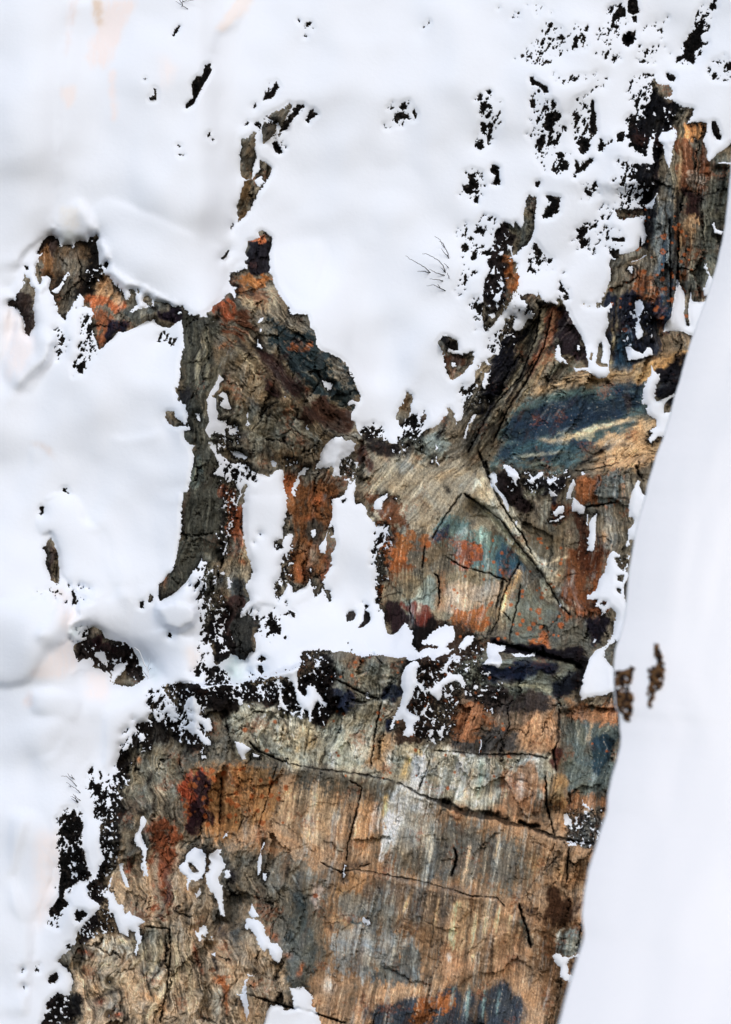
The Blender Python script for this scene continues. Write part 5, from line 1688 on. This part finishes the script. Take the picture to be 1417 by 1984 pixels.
print('outcrops', len(OA), 'of', len(OUTCROPS), 'patches', len(PA), 'of', len(PATCHES))
rg = np.where(np.isin(rl, list(OA)), rl, 0)
for _ in range(3):
    for ax, s in ((0, 1), (0, -1), (1, 1), (1, -1)):
        r_ = np.roll(rg, s, ax); rg = np.where((rg == 0) & (rl != rbig) | (rg == 0) & ~rock, r_, rg)
rg = np.where((rg > 0) & rock & ~np.isin(rl, list(OA)), 0, rg)
frg = face_lab(rg)
for k, t in OA.items():
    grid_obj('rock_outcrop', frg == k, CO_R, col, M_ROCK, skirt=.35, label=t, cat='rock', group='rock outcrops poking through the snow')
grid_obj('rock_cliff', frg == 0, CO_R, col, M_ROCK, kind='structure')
sg = grow(sl_, 2); fs = face_lab(sg)
named = np.isin(fs, list(PA)); 
edgecomp = np.zeros(ns, bool); tot = np.bincount(sl_.ravel(), minlength=ns)
small = (tot < 700); small[0] = False
for k, t in PA.items():
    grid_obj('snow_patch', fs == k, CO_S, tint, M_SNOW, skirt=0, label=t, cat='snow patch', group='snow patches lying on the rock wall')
sm = small[fs] & ~named & (fs > 0)
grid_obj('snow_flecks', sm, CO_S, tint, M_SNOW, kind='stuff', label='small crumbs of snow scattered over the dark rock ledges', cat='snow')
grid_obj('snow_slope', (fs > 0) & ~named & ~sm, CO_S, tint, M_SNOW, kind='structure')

# ---------------------------------------------------------------- heather and black moss bristling from the rock rims
rs = np.random.RandomState(9)
wgt = (rock & (np.abs(sd) < 7)) * dkf * (inframe)
wgt = wgt * (.3 + 1.0 * (fbm(U, V, 50, 2, 901) > -.05)) * (1 + 2 * (blur(df, 1) > .08))
cells = np.flatnonzero(wgt.ravel() > .3)
cells = cells[rs.rand(len(cells)) < np.minimum(1, 13000 / max(1, len(cells)))]
P0 = CO_R.reshape(-1, 3)[cells]; n_ = len(P0); verts = []; 
tri = []
for b in range(5):
    ang_ = rs.rand(n_) * 2 * np.pi; ln = rs.uniform(.02, .062, n_)
    dv = np.stack([np.cos(ang_) * .8, -rs.uniform(.3, 1.1, n_), np.sin(ang_) * .7 + .25], -1); dv /= np.linalg.norm(dv, axis=1)[:, None]
    sd_ = np.cross(dv, rs.randn(n_, 3)); sd_ /= np.linalg.norm(sd_, axis=1)[:, None]
    wd = rs.uniform(.006, .014, n_)[:, None]
    o_ = P0 + rs.randn(n_, 3) * .008
    verts.append(np.stack([o_ - sd_ * wd, o_ + sd_ * wd, o_ + dv * ln[:, None]], 1).reshape(-1, 3))
verts = np.concatenate(verts)
mesh_obj('heather', verts, np.arange(len(verts)).reshape(-1, 3), plain('heather', lin([24, 20, 20]) ), kind='stuff', smooth=False,
         label='black frozen heather and moss bristling along the rock and snow edges', cat='heather')

# ---------------------------------------------------------------- bare shrubs
M_TWIG = plain('twig_bark', lin([48, 42, 44])); M_FROST, _, fb_ = mat('frost', .7, .2); fb_.inputs['Base Color'].default_value = (.85, .88, .93, 1)
def surf(u, v):
    i, j = int((u - U0) / G), int((v - V0) / G); return max(H_snow[j, i], H_rock[j, i])
def tube(P, r0, r1, n=6):
    P = np.array(P); k = len(P); out = []
    for i, p in enumerate(P):
        d_ = P[min(i + 1, k - 1)] - P[max(i - 1, 0)]; d_ /= np.linalg.norm(d_)
        a_ = np.cross(d_, [0, 1, .1]); a_ /= np.linalg.norm(a_); b_ = np.cross(d_, a_)
        r = r0 + (r1 - r0) * i / (k - 1)
        for s in range(n):
            t_ = 2 * math.pi * s / n; out.append(p + r * (math.cos(t_) * a_ + math.sin(t_) * b_))
    f = [[i * n + s, i * n + (s + 1) % n, (i + 1) * n + (s + 1) % n, (i + 1) * n + s] for i in range(k - 1) for s in range(n)]
    return np.array(out), np.array(f)
def shrub(name, label, cat, lines, r, lift, frost=False):
    L0 = [pts(t) for t in lines]; root_ = L0[0][-1]
    base_ = world_co(root_[0], root_[1], surf(*root_))
    e_ = bpy.data.objects.new(name, None); scene.collection.objects.link(e_); e_.location = base_
    e_['label'] = label; e_['category'] = cat
    for q_, P in enumerate(L0):
        n = len(P); t_ = np.linspace(0, 1, n); tt_ = np.linspace(0, 1, n * 4)
        pu = np.interp(tt_, t_, P[:, 0]) + np.r_[0, rs.randn(n * 4 - 2) * .35, 0]; pv = np.interp(tt_, t_, P[:, 1]) + np.r_[0, rs.randn(n * 4 - 2) * .35, 0]
        h = np.array([surf(a_, b_) for a_, b_ in zip(pu, pv)]); hb = h[-1]
        hh = np.maximum(h + .02, hb + lift * (1 - tt_)) ; hh[-1] = h[-1] - .02
        co = world_co(pu, pv, hh) - base_
        c_, f_ = tube(co[::-1], r, r * .35)
        mesh_obj('branch', c_, f_, M_TWIG, parent=e_)
        if frost:
            c_, f_ = tube(co[::-1] + np.array([.004, -.014, .010]), r * 1.5, r * .9)
            mesh_obj('frost', c_, f_, M_FROST, parent=e_)
shrub('bare_shrub', 'thin bare twigs sticking out of the open snow left of the tall ragged outcrop', 'shrub',
      ['F 420,325 450,325 500,350 540,380 565,410 580,458', 'F 305,338 350,370 400,395 440,420 478,458', 'F 385,445 430,445 470,458', 'F 470,430 510,455 578,475',
       'F 505,205 540,225 555,265 580,290 595,320 603,362', 'F 535,240 560,250 575,285', 'F 550,290 570,320 600,345', 'F 470,497 520,502 565,512', 'F 448,545 500,540 540,560 583,580',
       'F 525,535 540,555', 'F 570,390 590,410 600,420', 'F 590,455 607,495', 'F 545,420 560,430 575,450'], .012, .22)
shrub('bare_shrub', 'small bare branching shrub in the snow left of the black rock strip', 'shrub',
      ['L 418,1217 455,1218 500,1255 530,1290', 'L 465,1200 480,1222 500,1232', 'L 490,1208 498,1225 512,1240', 'L 455,1260 500,1290 530,1310 555,1335', 'L 470,1285 490,1290', 'L 485,1355 510,1365 540,1395',
       'L 500,1340 520,1360 530,1400', 'L 515,1345 530,1370 555,1385', 'L 490,1372 515,1385 540,1400'], .0095, .15)
shrub('bare_shrub', 'sparse bare twigs in the snow at the top edge, left of the tinted snow', 'shrub',
      ['A 965,8 1000,28 1034,52', 'A 1095,-6 1040,4 1000,8', 'A 1006,-30 1004,10 1000,40', 'A 975,-20 990,5 1000,20'], .0095, .15)
shrub('frosted_twig', 'forked twig coated in white frost in the hollow under the snow overhang', 'twig',
      ['L 920,338 945,352 960,375 975,405 985,440 1010,480 1015,500 1020,555', 'L 1025,412 1025,450 1012,482', 'L 985,500 1000,520 1015,535', 'L 1035,480 1020,500 1016,520'], .010, .3, True)

# ---------------------------------------------------------------- the near snow bank on the right
RD = 28.0                                    # metres from the camera
kx = S * RD / D
rows = np.arange(-250, 2260, 8.0); RE = pts(RIDGE)
eu = np.interp(rows, RE[:, 1], RE[:, 0])
eu = eu + 1.2 * fbm(rows[None, :], np.zeros((1, len(rows))), 40, 3, 801)[0]
tt = np.concatenate([[-.0], np.linspace(.0, 1, 60) ** 2 * 5.5])
back = np.linspace(0, 1, 10)[1:][::-1]
def bank_point(u, v, t, back=0.0):
    """t metres to the right of the silhouette; the bank leans back like the slope behind it"""
    zn = (CY - v) * kx
    dist = RD + 1.35 * zn                                # its crest line recedes uphill
    k = S * dist / D
    b = 1.5 * (1 - np.exp(-t / .9)) + .25 * t
    b = b + (.09 * fbm(t / kx, v * .35, 170, 3, 811)) * np.clip(t / .5, 0, 1)
    return np.stack([(u - CX) * k + t + back ** 2 * 1.6, -D + dist - b + back * 2.5, (CY - v) * k], -1)
Tt, Vv = np.meshgrid(np.linspace(0, 1, 110) ** 2 * 6.0, rows)
front = bank_point(eu[:, None] + 0 * Tt, Vv, Tt)
Tb, Vb = np.meshgrid(np.linspace(0, 1, 14)[1:][::-1], rows)
bk = bank_point(eu[:, None] + 0 * Tb, Vb, 0 * Tb, Tb)
allp = np.concatenate([bk, front], 1); nr_, nc_ = allp.shape[:2]
ii = np.arange(nr_ * nc_).reshape(nr_, nc_)
fq = np.stack([ii[:-1, :-1], ii[1:, :-1], ii[1:, 1:], ii[:-1, 1:]], -1).reshape(-1, 4)
bc = np.ones((nr_ * nc_, 3)) * np.array([.96, .96, .975])
mesh_obj('snow_bank', allp, fq, M_SNOW, bc, kind='structure')

# rocks breaking through the near bank
def bank_rock(outline, label, seed):
    P = pts(outline); P = P * 1.0
    us = np.arange(P[:, 0].min() - 6, P[:, 0].max() + 6, 1.5); vs = np.arange(P[:, 1].min() - 6, P[:, 1].max() + 6, 1.5)
    A, B = np.meshgrid(us, vs)
    wa = A + 4 * fbm(A, B, 9, 3, seed, .6); wb = B + 4 * fbm(A, B, 9, 3, seed + 3, .6)
    ins = np.zeros(A.shape, bool)
    for k in range(len(P)):
        (x0, y0), (x1, y1) = P[k], P[(k + 1) % len(P)]
        if y0 == y1: continue
        ins ^= (wb >= min(y0, y1)) & (wb < max(y0, y1)) & (wa < x0 + (wb - y0) * (x1 - x0) / (y1 - y0))
    cr = fbm(A * 1.3, B * .8, 11, 3, seed + 9, .75)
    f_ = blur(ins.astype(float), 1.2) - .30 - 1.1 * np.clip(cr - .04, 0, .6)
    e_ = np.interp(B, rows, eu); zn = (CY - B) * kx; k_ = S * (RD + 1.35 * zn) / D
    t_ = np.maximum((A - e_) * k_, 0.004)
    p = bank_point(e_, B, t_)
    p[..., 1] -= np.clip(f_, -.3, .25) * .16 + .07 * fbm(A, B, 9, 3, seed + 5)
    c_ = np.empty(A.shape + (3,)); c_[:] = lin([120, 88, 56]); bl = sstep(fbm(A, B, 9, 3, seed + 6, .7), -.22, .08)[..., None]
    c_ = c_ * (1 - bl) + lin([24, 18, 20]) * bl
    ix = np.arange(A.size).reshape(A.shape); keep = (f_ > -.3); keep = keep[:-1, :-1] & keep[1:, 1:] & keep[1:, :-1] & keep[:-1, 1:]
    q_ = np.stack([ix[:-1, :-1], ix[1:, :-1], ix[1:, 1:], ix[:-1, 1:]], -1)[keep]
    used, inv = np.unique(q_.ravel(), return_inverse=True)
    co = p.reshape(-1, 3)[used]
    mesh_obj('rock_outcrop', co, inv.reshape(-1, 4), M_ROCK, c_.reshape(-1, 3)[used], label=label, cat='rock', group='rocks breaking through the near snow bank',
             origin=[co[:, 0].mean(), co[:, 1].mean(), co[:, 2].min()])
bank_rock('O 1085,265 1100,280 1118,330 1138,430 1144,520 1116,590 1085,600 1080,660 1066,722 1048,715 1048,600 1062,560 1048,500 1050,450 1085,440 1098,430 1080,340', 'blurred brown rock arc on the near snow bank, right of its edge rocks', 821)
bank_rock('O 950,420 966,470 960,520 940,560 925,600 890,600 850,610 825,570 840,525 880,480 925,490', 'blurred broken rock on the edge of the near snow bank, the upper of two', 841)
bank_rock('O 835,620 930,600 955,640 955,760 945,830 920,840 905,790 870,760 840,700 850,660', 'blurred broken rock on the edge of the near snow bank, the lower of two', 851)
